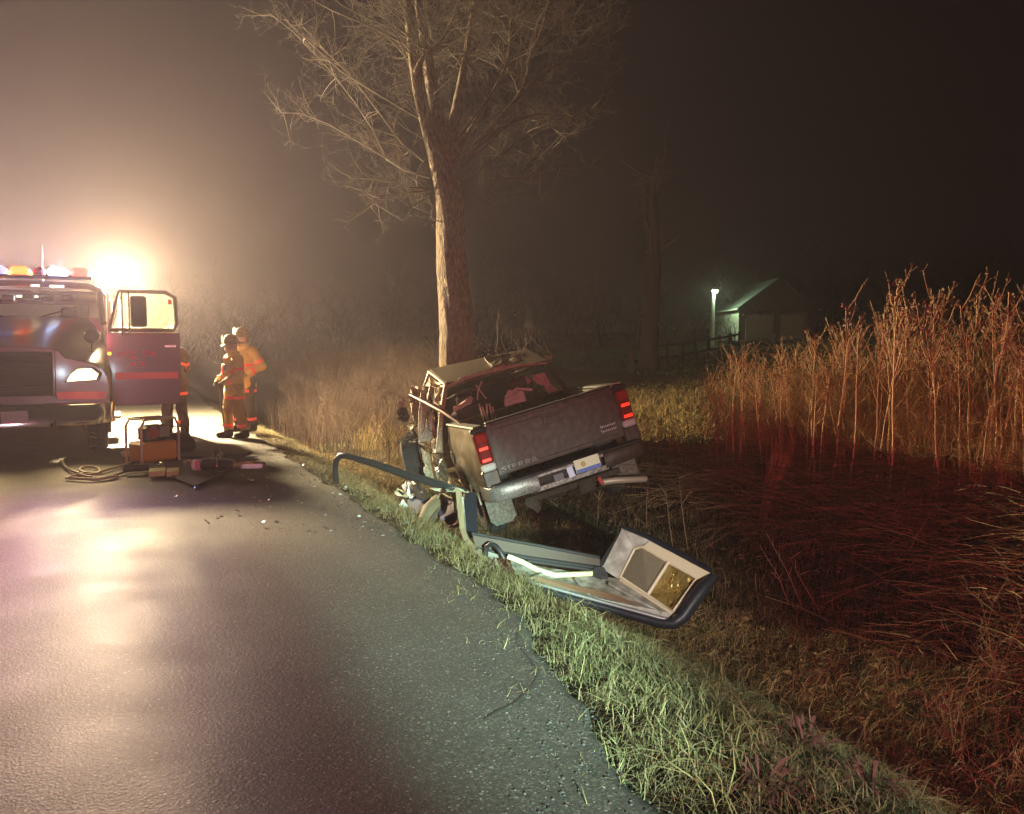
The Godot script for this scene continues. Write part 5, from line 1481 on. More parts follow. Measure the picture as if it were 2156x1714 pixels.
func make_tools() -> void:
	var steel: Material = M.steel
	var at := G(323, 975)
	var yaw := 0.55
	var t := thing("power_unit", "yellow hydraulic power unit with a roll frame on the road before the open door", "power unit", Transform3D(Basis(Vector3.UP, yaw), at))
	var yel := mat(0.55, 0.30, 0.045, 0.45)
	var body := put("tank", MB.new().box(Vector3(0, 0.17, 0), Vector3(0.5, 0.26, 0.36), 0.03), yel, t)
	put("filler_cap", MB.new().lathe([Vector2(0.001, 0.03), Vector2(0.035, 0.025), Vector2(0.035, 0.0)], Vector3(-0.15, 0.3, 0.05), Basis(), 14), M.black, body)
	put("engine", MB.new().box(Vector3(0.02, 0.4, -0.02), Vector3(0.32, 0.22, 0.26), 0.04), M.black, t)
	put("engine_fin", MB.new().box(Vector3(0.1, 0.42, 0.12), Vector3(0.14, 0.14, 0.02), 0.005), steel, t)
	put("starter", MB.new().lathe([Vector2(0.001, 0.03), Vector2(0.07, 0.02), Vector2(0.085, -0.02)], Vector3(-0.06, 0.42, 0.13), Basis(Vector3.RIGHT, PI / 2), 16), mat(0.25, 0.03, 0.02, 0.4), t)
	for z in [-0.17, 0.17]:
		put("roll_frame", MB.new().tube([Vector3(-0.27, 0.0, z), Vector3(-0.27, 0.5, z), Vector3(-0.22, 0.6, z), Vector3(0.22, 0.6, z), Vector3(0.27, 0.5, z), Vector3(0.27, 0.0, z)], [0.018], 8), mat(0.5, 0.44, 0.28, 0.35, 0.4), t)
	for x in [-0.22, 0.22]:
		put("frame_bar", MB.new().tube([Vector3(x, 0.6, -0.17), Vector3(x, 0.6, 0.17)], [0.014], 6), steel, t)
		put("foot", MB.new().box(Vector3(x, 0.015, 0), Vector3(0.08, 0.03, 0.4), 0.01), M.black, t)
	# tarp
	var q := []
	var tp := flatten([K1(1010, 1560), K1(1160, 1455), K1(1480, 1462), K1(1755, 1490), K1(1735, 1590), K1(1320, 1700), K1(1070, 1690)], 0.06)
	var tarp := put("tarp", MB.new().sheet(tp[0], tp[1].lerp(tp[2], 0.5), tp[3], tp[5], 26, 16, 0.045, 0.006, noise, 0.5, false), mat(0.022, 0.022, 0.026, 0.6))
	tag(tarp, "dark tarp spread on the road edge under the rescue tools", "tarp")
	# boards
	var bd := thing("cribbing_board", "pale flat board on the road left of the power unit", "board")
	put("board", MB.new().plate(flatten([K1(820, 1492), K1(905, 1455), K1(985, 1462), K1(955, 1508), K1(840, 1516)], 0.01), 0.03, Vector3(0, 0.03, 0)), mat(0.55, 0.48, 0.28, 0.8), bd)
	for k in 2:
		var bb := thing("step_block", ["yellowish plastic block on the tarp's near edge, the left one", "yellowish plastic block on the tarp's near edge, the right one"][k], "block", Transform3D(), "plastic blocks on the tarp")
		var a := K1([1010, 1130][k], 1635)
		var b := K1([1120, 1210][k], 1628)
		put("block", MB.new().plate([G(a[0], a[1] + 4, 0.03), G(b[0], b[1] + 4, 0.03), G(b[0] + 2, b[1] - 4, 0.03), G(a[0] + 2, a[1] - 4, 0.03)], 0.06, Vector3(0, 0.06, 0)), mat(0.5, 0.5, 0.22, 0.6), bb)
	# hoses
	var hm := mat(0.45, 0.40, 0.25, 0.5)
	var runs := [[[450, 1658], [520, 1632], [600, 1645], [700, 1655], [780, 1635], [850, 1612], [930, 1600], [1000, 1605]], [[420, 1540], [445, 1580], [500, 1612], [580, 1632], [650, 1628], [680, 1605], [640, 1580], [570, 1578], [540, 1600], [580, 1622], [660, 1618], [760, 1590], [860, 1560], [930, 1520], [965, 1480]], [[470, 1655], [560, 1660], [680, 1662], [800, 1640]]]
	var names := ["cream hydraulic hose running along the front of the tools", "cream hydraulic hose looped in a coil beside the truck and leading to the power unit", "short cream hose lying nearest on the road before the coil"]
	for k in 3:
		var c := Curve3D.new()
		var pts := flatten(runs[k].map(func(v): return K1(v[0], v[1])), 0.03)
		for i in pts.size():
			c.add_point(pts[i])
			if i > 0 and i < pts.size() - 1:
				var tg: Vector3 = (pts[i + 1] - pts[i - 1]) / 6.0
				c.set_point_in(i, -tg)
				c.set_point_out(i, tg)
		var dense := []
		for i in 60: dense.append(c.sample_baked(c.get_baked_length() * i / 59.0))
		tag(put("hydraulic_hose", MB.new().tube(dense, [0.016], 7), hm), names[k], "hose", "hoses on the road")
	# spreader and cutter
	var sp := G(K1(1560, 1625)[0], K1(1560, 1625)[1], 0.05)
	var s := thing("rescue_spreader", "rescue spreader with pink and white striped grip at the tarp's right end", "rescue tool", Transform3D(Basis(Vector3.UP, -0.5), sp))
	put("body", MB.new().tube([Vector3(-0.42, 0.1, 0), Vector3(-0.1, 0.1, 0), Vector3(0.05, 0.1, 0)], [0.06, 0.075, 0.05], 10), M.black, s)
	for k in [-1.0, 1.0]:
		put("spreader_arm", MB.new().plate([Vector3(0.03, 0.08, k * 0.03), Vector3(0.2, 0.08, k * 0.13), Vector3(0.42, 0.08, k * 0.06), Vector3(0.2, 0.08, k * 0.06)], 0.05, Vector3(0, 0.05, 0)), M.chrome, s)
	put("handle", MB.new().tube([Vector3(-0.12, 0.1, -0.08), Vector3(-0.12, 0.24, -0.06), Vector3(-0.12, 0.24, 0.06), Vector3(-0.12, 0.1, 0.08)], [0.014], 7), M.chrome, s)
	for k in 4:
		put("grip_band", MB.new().tube([Vector3(-0.44 + k * 0.05, 0.1, 0), Vector3(-0.395 + k * 0.05, 0.1, 0)], [0.064], 10), mat(0.7, 0.2, 0.25, 0.4) if k % 2 else mat(0.75, 0.7, 0.7, 0.4), s)
	var cp := G(K1(1400, 1605)[0], K1(1400, 1605)[1], 0.05)
	var cu := thing("rescue_cutter", "rescue cutter with shiny curved blades in the middle of the tarp", "rescue tool", Transform3D(Basis(Vector3.UP, 2.4), cp))
	put("body", MB.new().tube([Vector3(-0.4, 0.1, 0), Vector3(-0.05, 0.1, 0), Vector3(0.05, 0.1, 0)], [0.055, 0.07, 0.05], 10), mat(0.08, 0.08, 0.085, 0.3), cu)
	for k in [-1.0, 1.0]:
		put("blade", MB.new().plate([Vector3(0.03, 0.09, k * 0.02), Vector3(0.16, 0.09, k * 0.1), Vector3(0.3, 0.09, k * 0.04), Vector3(0.18, 0.09, k * 0.05)], 0.03, Vector3(0, 0.03, 0)), M.chrome, cu)
	put("handle", MB.new().tube([Vector3(-0.15, 0.1, -0.07), Vector3(-0.15, 0.26, -0.05), Vector3(-0.15, 0.26, 0.05), Vector3(-0.15, 0.1, 0.07)], [0.014], 7), M.chrome, cu)
	var rp := G(K1(960, 1612)[0], K1(960, 1612)[1], 0.03)
	var ram := thing("rescue_ram", "short steel rescue ram at the left corner of the tarp", "rescue tool", Transform3D(Basis(Vector3.UP, 0.2), rp))
	put("cylinder", MB.new().tube([Vector3(-0.2, 0.05, 0), Vector3(0.08, 0.05, 0)], [0.045], 10), M.black, ram)
	put("piston", MB.new().tube([Vector3(0.08, 0.05, 0), Vector3(0.22, 0.05, 0)], [0.025], 8), M.chrome, ram)
	put("head", MB.new().box(Vector3(0.24, 0.05, 0), Vector3(0.04, 0.1, 0.1), 0.012), steel, ram)
	var bg := G(K1(1200, 1480)[0], K1(1200, 1480)[1], 0.0)
	var bag := thing("tool_bag", "black tool bag at the back of the tarp beside the power unit", "bag", Transform3D(Basis(Vector3.UP, 0.3), bg))
	put("bag", MB.new().lathe([Vector2(0.001, 0.3), Vector2(0.14, 0.28), Vector2(0.22, 0.18), Vector2(0.24, 0.08), Vector2(0.2, 0.0)], Vector3.ZERO, Basis().scaled(Vector3(1.2, 1.0, 0.8)), 18), M.black, bag)
	put("strap", MB.new().tube([Vector3(-0.2, 0.2, 0.05), Vector3(-0.1, 0.38, 0.05), Vector3(0.1, 0.38, 0.05), Vector3(0.2, 0.2, 0.05)], [0.014], 6), M.trim, bag)
	var dk := G(K1(1700, 1530)[0], K1(1700, 1530)[1], 0.0)
	var bar := thing("pry_bar", "black pry bar lying along the tarp's far right edge", "pry bar")
	put("bar", MB.new().tube([dk + Vector3(-1.2, 0.06, -0.1), dk + Vector3(-0.1, 0.06, 0.0), dk + Vector3(0.02, 0.1, 0.02)], [0.016, 0.016, 0.02], 7), M.black, bar)

# ---------------------------------------------------------------- people
# one continuous skin round tapered bones [from, to, radius, radius, colour], blended and meshed as surface nets
func skin(bones: Array, cell: float, blend: float) -> ArrayMesh:
	var lo := Vector3.ONE * 1e9
	var hi := -lo
	for b in bones:
		for e in 2:
			var r: Vector3 = Vector3.ONE * (b[2 + e] + cell * 3.0)
			lo = lo.min(b[e] - r)
			hi = hi.max(b[e] + r)
	var n := Vector3i(((hi - lo) / cell).ceil()) + Vector3i.ONE
	var sum := PackedFloat32Array()
	sum.resize(n.x * n.y * n.z)
	var best := PackedFloat32Array()
	best.resize(sum.size())
	best.fill(1e9)
	var who := PackedByteArray()
	who.resize(sum.size())
	for bi in bones.size():
		var b: Array = bones[bi]
		var a: Vector3 = b[0]
		var d: Vector3 = b[1] - a
		var dd := maxf(d.length_squared(), 1e-9)
		var rr := maxf(b[2], b[3]) + blend * 3.0 + cell
		var i0 := Vector3i(((a.min(b[1]) - Vector3.ONE * rr - lo) / cell).floor()).clamp(Vector3i.ZERO, n - Vector3i.ONE)
		var i1 := Vector3i(((a.max(b[1]) + Vector3.ONE * rr - lo) / cell).ceil()).clamp(Vector3i.ZERO, n - Vector3i.ONE)
		for z in range(i0.z, i1.z + 1):
			for y in range(i0.y, i1.y + 1):
				for x in range(i0.x, i1.x + 1):
					var p := lo + Vector3(x, y, z) * cell
					var t := clampf((p - a).dot(d) / dd, 0.0, 1.0)
					var v := (p - a - d * t).length() - lerpf(b[2], b[3], t)
					var k := x + n.x * (y + n.y * z)
					sum[k] += exp(-v / blend)
					if v < best[k]:
						best[k] = v
						who[k] = bi
	var f := PackedFloat32Array()
	f.resize(sum.size())
	for k in sum.size():
		f[k] = -blend * log(sum[k]) if sum[k] > 1e-30 else 1.0
	var idx := {}
	var vs := PackedVector3Array()
	var cs := PackedColorArray()
	var off := [0, 1, n.x, n.x + 1, n.x * n.y, n.x * n.y + 1, n.x * n.y + n.x, n.x * n.y + n.x + 1]
	var edges := [[0, 1], [2, 3], [4, 5], [6, 7], [0, 2], [1, 3], [4, 6], [5, 7], [0, 4], [1, 5], [2, 6], [3, 7]]
	for z in n.z - 1:
		for y in n.y - 1:
			for x in n.x - 1:
				var k := x + n.x * (y + n.y * z)
				var m := 0
				for c in 8:
					if f[k + off[c]] < 0.0: m |= 1 << c
				if m == 0 or m == 255: continue
				var p := Vector3.ZERO
				var w := 0
				for e in edges:
					var a := f[k + off[e[0]]]
					var b := f[k + off[e[1]]]
					if (a < 0.0) == (b < 0.0): continue
					var t := a / (a - b)
					var p0 := Vector3(e[0] & 1, (e[0] >> 1) & 1, e[0] >> 2)
					var p1 := Vector3(e[1] & 1, (e[1] >> 1) & 1, e[1] >> 2)
					p += p0.lerp(p1, t)
					w += 1
				idx[k] = vs.size()
				vs.append(lo + (Vector3(x, y, z) + p / w) * cell)
				cs.append(bones[who[k]][4])
	var st := SurfaceTool.new()
	st.begin(Mesh.PRIMITIVE_TRIANGLES)
	st.set_smooth_group(0)
	for i in vs.size():
		st.set_color(cs[i])
		st.set_uv(Vector2(vs[i].x, vs[i].y))
		st.add_vertex(vs[i])
	var step := [1, n.x, n.x * n.y]
	for k in idx:
		for ax in 3:
			var u: int = step[(ax + 1) % 3]
			var v: int = step[(ax + 2) % 3]
			if not (idx.has(k - u) and idx.has(k - v) and idx.has(k - u - v)): continue
			var a := f[k]
			var b := f[k + step[ax]]
			if (a < 0.0) == (b < 0.0): continue
			var q := [idx[k], idx[k - u], idx[k - u - v], idx[k - v]]
			if a < 0.0: q.reverse()
			for i in [0, 1, 2, 0, 2, 3]: st.add_index(q[i])
	st.generate_normals()
	return st.commit()

func hand_bones(wrist: Vector3, dir: Vector3, palm_n: Vector3, side: float, c: Color) -> Array:
	var across := dir.cross(palm_n).normalized() * side
	var out := [[wrist, wrist + dir * 0.05, 0.032, 0.034, c], [wrist + dir * 0.05 - across * 0.022, wrist + dir * 0.085 - across * 0.026, 0.02, 0.018, c], [wrist + dir * 0.05 + across * 0.022, wrist + dir * 0.085 + across * 0.026, 0.02, 0.018, c]]
	var lens := [0.062, 0.074, 0.07, 0.054]
	for k in 4:
		var a := wrist + dir * 0.088 + across * (-0.03 + 0.02 * k)
		var b: Vector3 = a + (dir * 0.75 + palm_n * 0.5).normalized() * lens[k] * 0.5
		var e: Vector3 = b + (dir * 0.15 + palm_n).normalized() * lens[k] * 0.5
		out.append([a, b, 0.0105, 0.0098, c])
		out.append([b, e, 0.0098, 0.0085, c])
	var ta := wrist + dir * 0.03 - across * 0.03
	var tb := ta + (dir * 0.6 - across * 0.7 + palm_n * 0.4).normalized() * 0.042
	out.append([ta, tb, 0.014, 0.0115, c])
	out.append([tb, tb + (dir * 0.8 + palm_n * 0.5).normalized() * 0.034, 0.0115, 0.009, c])
	return out

func band(parent: Node3D, at: Vector3, axis_dir: Vector3, r: float, h: float, m: Material, squash := 1.0) -> void:
	var y := axis_dir.normalized()
	var x := y.cross(Vector3.BACK if absf(y.z) < 0.9 else Vector3.RIGHT).normalized()
	var b := Basis(x, y, x.cross(y)).scaled_local(Vector3(1.0, 1.0, squash))
	put("reflective_band", MB.new().lathe([Vector2(r - 0.008, -h / 2), Vector2(r, -h / 2), Vector2(r, h / 2), Vector2(r - 0.008, h / 2)], at, b, 22, true), m, parent)

func firefighter(label: String, at: Vector3, yaw: float, height: float, pose: Dictionary, coat: Color, pants: Color, lit_front: bool) -> void:
	var k := height / 1.80
	var t := thing("person", label, "person", Transform3D(Basis(Vector3.UP, yaw).scaled(Vector3.ONE * k), at), "firefighters at the scene")
	var flesh := Color(0.38, 0.22, 0.15)
	var glove := Color(0.16, 0.11, 0.06)
	var boot := Color(0.015, 0.015, 0.016)
	var lean: Vector3 = pose.get("lean", Vector3.ZERO)
	var tilt := func(p: Vector3) -> Vector3: return p + lean * maxf(0.0, p.y - 0.95)
	var j := {}
	for s in [-1.0, 1.0]:
		j[["hip", s]] = Vector3(s * 0.1, 0.93, 0)
		j[["knee", s]] = Vector3(s * 0.13, 0.5, pose.get("knee", [0.05, 0.05])[0 if s < 0 else 1])
		j[["foot", s]] = Vector3(s * 0.15, 0.1, pose.get("foot", [0.0, 0.0])[0 if s < 0 else 1])
		j[["shoulder", s]] = tilt.call(Vector3(s * 0.19, 1.43, 0))
		j[["elbow", s]] = tilt.call(pose.elbow[0 if s < 0 else 1])
		j[["wrist", s]] = tilt.call(pose.wrist[0 if s < 0 else 1])
	var head: Vector3 = tilt.call(Vector3(0, 1.645, 0.03))
	var hb := Basis(Vector3.UP, pose.get("look", 0.0)) * Basis(Vector3.RIGHT, pose.get("nod", 0.1))
	var bones := [
		[tilt.call(Vector3(0, 1.02, 0)), tilt.call(Vector3(0, 1.3, 0.01)), 0.165, 0.175, coat],
		[tilt.call(Vector3(-0.07, 1.28, 0.02)), tilt.call(Vector3(0.07, 1.28, 0.02)), 0.16, 0.16, coat],
		[tilt.call(Vector3(-0.14, 1.43, 0)), tilt.call(Vector3(0.14, 1.43, 0)), 0.095, 0.095, coat],
		[Vector3(-0.06, 0.84, 0), Vector3(-0.05, 1.0, 0), 0.15, 0.14, coat], [Vector3(0.06, 0.84, 0), Vector3(0.05, 1.0, 0), 0.15, 0.14, coat],
		[tilt.call(Vector3(0, 1.5, -0.01)), tilt.call(Vector3(0, 1.56, 0.0)), 0.085, 0.078, coat],
		[tilt.call(Vector3(0, 1.54, 0.01)), head, 0.058, 0.06, flesh],
		[head + hb * Vector3(0, 0.03, -0.02), head + hb * Vector3(0, 0.06, 0.005), 0.088, 0.09, flesh],
		[head + hb * Vector3(0, -0.055, 0.035), head + hb * Vector3(0, -0.085, 0.055), 0.055, 0.034, flesh],
		[head + hb * Vector3(0, 0.02, 0.092), head + hb * Vector3(0, -0.025, 0.112), 0.012, 0.018, flesh],
		[head + hb * Vector3(-0.04, -0.02, 0.05), head + hb * Vector3(0.04, -0.02, 0.05), 0.035, 0.035, flesh],
		[head + hb * Vector3(-0.035, 0.04, 0.075), head + hb * Vector3(0.035, 0.04, 0.075), 0.02, 0.02, flesh],
		[head + hb * Vector3(-0.022, -0.062, 0.088), head + hb * Vector3(0.022, -0.062, 0.088), 0.011, 0.011, Color(0.3, 0.13, 0.1)],
		[head + hb * Vector3(-0.09, -0.02, -0.01), head + hb * Vector3(-0.094, 0.02, -0.015), 0.018, 0.022, flesh],
		[head + hb * Vector3(0.09, -0.02, -0.01), head + hb * Vector3(0.094, 0.02, -0.015), 0.018, 0.022, flesh]]
	var hands := []
	for s in [-1.0, 1.0]:
		bones.append([j[["hip", s]], j[["knee", s]], 0.112, 0.088, pants])
		bones.append([j[["knee", s]], j[["foot", s]] + Vector3(0, 0.1, -0.01), 0.09, 0.084, pants])
		bones.append([j[["foot", s]] + Vector3(0, 0.16, -0.01), j[["foot", s]] + Vector3(0, -0.03, -0.02), 0.07, 0.062, boot])
		bones.append([j[["foot", s]] + Vector3(0, -0.04, -0.03), j[["foot", s]] + Vector3(s * 0.03, -0.045, 0.16), 0.055, 0.05, boot])
		bones.append([j[["shoulder", s]], j[["elbow", s]], 0.092, 0.076, coat])
		bones.append([j[["elbow", s]], j[["wrist", s]], 0.076, 0.058, coat])
		var d: Vector3 = (j[["wrist", s]] - j[["elbow", s]]).normalized()
		hands.append_array(hand_bones(j[["wrist", s]] + d * 0.03, d, (Vector3(-s * 0.8, -0.5, 0.1) - d * d.dot(Vector3(-s * 0.8, -0.5, 0.1))).normalized(), s, glove))
	var m := mat(1, 1, 1, 0.85)
	m.vertex_color_use_as_albedo = true
	var body := skin(bones, 0.015, 0.018)
	var st := SurfaceTool.new()
	st.append_from(body, 0, Transform3D())
	st.append_from(skin(hands, 0.005, 0.004), 0, Transform3D())
	put("body", st.commit(), relief(m, ntex(0.012, 256, 4), 4.0), t)
	var ref: Material = M.reflective
	band(t, Vector3(0, 0.74, 0), Vector3.UP, 0.222, 0.05, ref, 0.78)
	band(t, tilt.call(Vector3(0, 1.2, 0.01)), Vector3.UP + lean, 0.24, 0.05, ref, 0.82)
	for s in [-1.0, 1.0]:
		var e: Vector3 = j[["elbow", s]]
		var w: Vector3 = j[["wrist", s]]
		band(t, e.lerp(w, 0.72), w - e, 0.073, 0.05, ref)
		var sh: Vector3 = j[["shoulder", s]]
		band(t, sh.lerp(e, 0.7), e - sh, 0.091, 0.045, ref)
		var kn: Vector3 = j[["knee", s]]
		var ft: Vector3 = j[["foot", s]]
		band(t, kn.lerp(ft, 0.66), kn - ft, 0.098, 0.05, ref)
	for s in [-1.0, 1.0]:
		put("eye", MB.new().lathe([Vector2(0.001, 0.01), Vector2(0.008, 0.006), Vector2(0.01, 0.0), Vector2(0.001, -0.01)], head + hb * Vector3(s * 0.033, 0.018, 0.088), Basis(), 8), mat(0.03, 0.025, 0.02, 0.2), t)
	# traditional helmet: ridged dome, long back brim, front shield
	var hm := worn(mat(0.42, 0.29, 0.08, 0.4), ntex(0.03, 128, 4, false, 4.0, 51, Color(0.35, 0.3, 0.25), Color(1, 1, 1)), 6.0)
	var hat := put("helmet", MB.new().lathe([Vector2(0.001, 0.155), Vector2(0.05, 0.15), Vector2(0.09, 0.12), Vector2(0.113, 0.06), Vector2(0.12, 0.0), Vector2(0.115, -0.005)], head + hb * Vector3(0, 0.085, -0.01), hb.scaled_local(Vector3(0.95, 1.0, 1.12)), 20), hm, t)
	var brim := MB.new()
	for q in 32:
		var a0 := TAU * q / 32
		var a1 := TAU * (q + 1) / 32
		var f := func(a: float, out: float) -> Vector3:
			var back := maxf(0.0, -sin(a))
			return head + hb * Vector3(cos(a) * (0.112 + out * 0.05), 0.085 - out * (0.02 + 0.035 * back), -0.01 + sin(a) * (0.132 + out * (0.055 + 0.075 * back)))
		brim.quad(f.call(a0, 0.0), f.call(a1, 0.0), f.call(a1, 1.0), f.call(a0, 1.0))
		brim.quad(f.call(a0, 1.0), f.call(a1, 1.0), f.call(a1, 1.0) + Vector3(0, -0.006, 0), f.call(a0, 1.0) + Vector3(0, -0.006, 0))
	put("brim", brim, hm, hat)
	for q in 4:
		var a := PI * q / 4.0
		var rp := []
		for i in 9:
			var b := PI * (0.06 + 0.88 * i / 8.0)
			rp.append(head + hb * Vector3(cos(b) * 0.116 * cos(a), 0.09 + 0.155 * sin(b) - 0.004, -0.01 + cos(b) * 0.132 * sin(a)))
		put("ridge", MB.new().tube(rp, [0.007], 5), hm, hat)
	put("front_shield", MB.new().plate([head + hb * Vector3(-0.05, 0.1, 0.142), head + hb * Vector3(0.05, 0.1, 0.142), head + hb * Vector3(0.058, 0.2, 0.125), head + hb * Vector3(0, 0.255, 0.115), head + hb * Vector3(-0.058, 0.2, 0.125)], 0.006), mat(0.55, 0.48, 0.3, 0.4), hat)
	put("collar", MB.new().lathe([Vector2(0.105, 0.0), Vector2(0.112, 0.05), Vector2(0.105, 0.08), Vector2(0.095, 0.08), Vector2(0.095, 0.0)], tilt.call(Vector3(0, 1.485, 0.0)), Basis(Vector3.RIGHT, 0.12), 18), mat(coat.r, coat.g, coat.b, 0.9), t)
	if lit_front:
		var yel := mat(0.62, 0.46, 0.06, 0.7)  # yellow sheets: floodlight on the coat front put into colour
		for s in [-1.0, 1.0]:
			put("lit_coat_front", MB.new().sheet(Vector3(s * 0.02, 1.1, 0.235), Vector3(s * 0.17, 1.1, 0.15), Vector3(s * 0.15, 1.48, 0.115), Vector3(s * 0.03, 1.45, 0.175), 6, 10, 0.02, 0.008, noise, 1.0), yel, t)
		put("radio", MB.new().box(Vector3(0.1, 1.28, 0.215), Vector3(0.06, 0.13, 0.04), 0.01), M.black, t)
		put("strap", MB.new().tube([Vector3(-0.14, 1.46, 0.1), Vector3(0.0, 1.25, 0.225), Vector3(0.13, 1.02, 0.2)], [0.014], 6), ref, t)
		put("tool_handle", MB.new().tube([Vector3(-0.03, 1.06, 0.3), Vector3(-0.06, 0.6, 0.22), Vector3(-0.08, 0.25, 0.18)], [0.016], 7), mat(0.3, 0.24, 0.15, 0.6), t)

func make_people() -> void:
	var tan_ := Color(0.50, 0.33, 0.10)
	var a := G(496, 922)
	firefighter("shorter firefighter in front, tan gear with yellow light painted on its front, looking left", a, deg_to_rad(-72.0), 1.70, {"elbow": [Vector3(-0.29, 1.15, 0.02), Vector3(0.29, 1.15, 0.03)], "wrist": [Vector3(-0.12, 1.04, 0.25), Vector3(0.13, 1.02, 0.24)], "look": -0.1, "nod": 0.2, "knee": [0.08, 0.0], "foot": [0.07, -0.1]}, tan_, Color(0.3, 0.2, 0.075), true)
	var b := G(517, 908)
	firefighter("taller firefighter behind the shorter one, yellow tan coat and helmet", b, deg_to_rad(-42.0), 1.84, {"elbow": [Vector3(-0.28, 1.17, -0.03), Vector3(0.33, 1.18, -0.05)], "wrist": [Vector3(-0.22, 0.98, 0.15), Vector3(0.2, 1.06, 0.16)], "look": -0.5, "nod": 0.12}, Color(0.56, 0.37, 0.11), Color(0.05, 0.04, 0.03), false)
	var c := Vector3(0.86, road_top(0.86, -15.5), -15.5)
	firefighter("firefighter half hidden behind the open truck door, leaning into the cab", c, deg_to_rad(205.0), 1.80, {"elbow": [Vector3(-0.28, 1.15, 0.12), Vector3(0.28, 1.15, 0.12)], "wrist": [Vector3(-0.15, 1.05, 0.38), Vector3(0.15, 1.05, 0.38)], "lean": Vector3(-0.1, 0, 0.35), "nod": 0.5}, Color(0.07, 0.045, 0.025), Color(0.04, 0.03, 0.025), false)  # shade behind the door put into the dark coat colour

# ---------------------------------------------------------------- tall weeds and brush
func weed_proto(h: float, sd: int, branchy: float, material: Material, seed_m: Material) -> Node3D:
	var st := rng.state
	rng.seed = sd
	var o := Node3D.new()
	o.name = "tall_weed"
	var pts := []
	var rad := []
	var p := Vector3(0, -0.05, 0)
	var bend := Vector3(R(-0.12, 0.12), 0, R(-0.12, 0.12))
	var n := 9
	for i in n + 1:
		pts.append(p)
		rad.append(lerpf(0.0135, 0.004, float(i) / n))
		p += Vector3(R(-0.02, 0.02), h / n, R(-0.02, 0.02)) + bend * (float(i) / n) * 0.25
	put("stem", MB.new().tube(pts, rad, 6, false), material, o)
	var mb := MB.new()
	var sd_ := MB.new()
	sd_.smooth = false
	var count := int(10 * branchy)
	for k in count:
		var f := R(0.35, 1.0)
		f = 1.0 - (1.0 - f) * R(0.4, 1.0)
		var i := mini(int(f * n), n - 1)
		var q: Vector3 = (pts[i] as Vector3).lerp(pts[i + 1], f * n - i)
		var a := R(0, TAU)
		var l := R(0.14, 0.5) * (1.25 - 0.5 * f) * h / 2.2
		var d := Vector3(cos(a), R(0.9, 2.0), sin(a)).normalized()
		var q1 := q + d * l * 0.5
		var q2 := q1 + (d + Vector3(0, 0.5, 0)).normalized() * l * 0.5
		mb.tube([q, q1, q2], [0.0055, 0.004, 0.0022], 4, false)
		for w in 2:
			var tq := q1.lerp(q2, rng.randf())
			var td := (d + Vector3(R(-1, 1), R(-0.1, 0.9), R(-1, 1))).normalized()
			mb.tube([tq, tq + td * l * 0.3], [0.003, 0.0014], 3, false)
			husk(sd_, tq + td * l * 0.3, 0.5)
		husk(sd_, q2, 1.0)
	var lv := MB.new()
	for k in 7:
		var f := R(0.15, 0.85)
		var i := mini(int(f * n), n - 1)
		var q: Vector3 = (pts[i] as Vector3).lerp(pts[i + 1], f * n - i)
		var a := R(0, TAU)
		var d := Vector3(cos(a), 0.3, sin(a))
		var l := R(0.1, 0.24)
		var w := Vector3(-sin(a), R(-0.4, 0.4), cos(a)) * R(0.005, 0.011)
		var m1 := q + d * l * 0.5
		var m2 := q + d * l * 0.8 - Vector3(0, l * 0.45, 0)
		var m3 := q + d * l * 0.75 - Vector3(0, l * 0.95, 0)
		lv.quad(q - w * 0.4, q + w * 0.4, m1 + w, m1 - w)
		lv.quad(m1 - w, m1 + w, m2 + w * 0.9, m2 - w * 0.9)
		lv.tri(m2 - w * 0.9, m2 + w * 0.9, m3)
	put("dry_leaves", lv, seed_m, o).set_meta("kind", "stuff")
	for k in int(7 * branchy):
		husk(sd_, (pts[n] as Vector3) + Vector3(R(-0.07, 0.07), R(-0.22, 0.04), R(-0.07, 0.07)), 1.1)
	put("branches", mb, material, o).set_meta("kind", "stuff")
	put("seed_heads", sd_, seed_m, o).set_meta("kind", "stuff")
	rng.state = st
	return o

func husk(mb: MB, at: Vector3, s: float) -> void:
	for k in 3:
		var d := Vector3(R(-1, 1), R(-0.4, 1), R(-1, 1)).normalized() * R(0.018, 0.042) * s
		var u := d.cross(Vector3(R(-1, 1), R(-1, 1), R(-1, 1))).normalized() * 0.009 * s
		mb.quad(at - u, at + d * 0.5 - u * 1.6, at + d, at + d * 0.5 + u * 1.6)

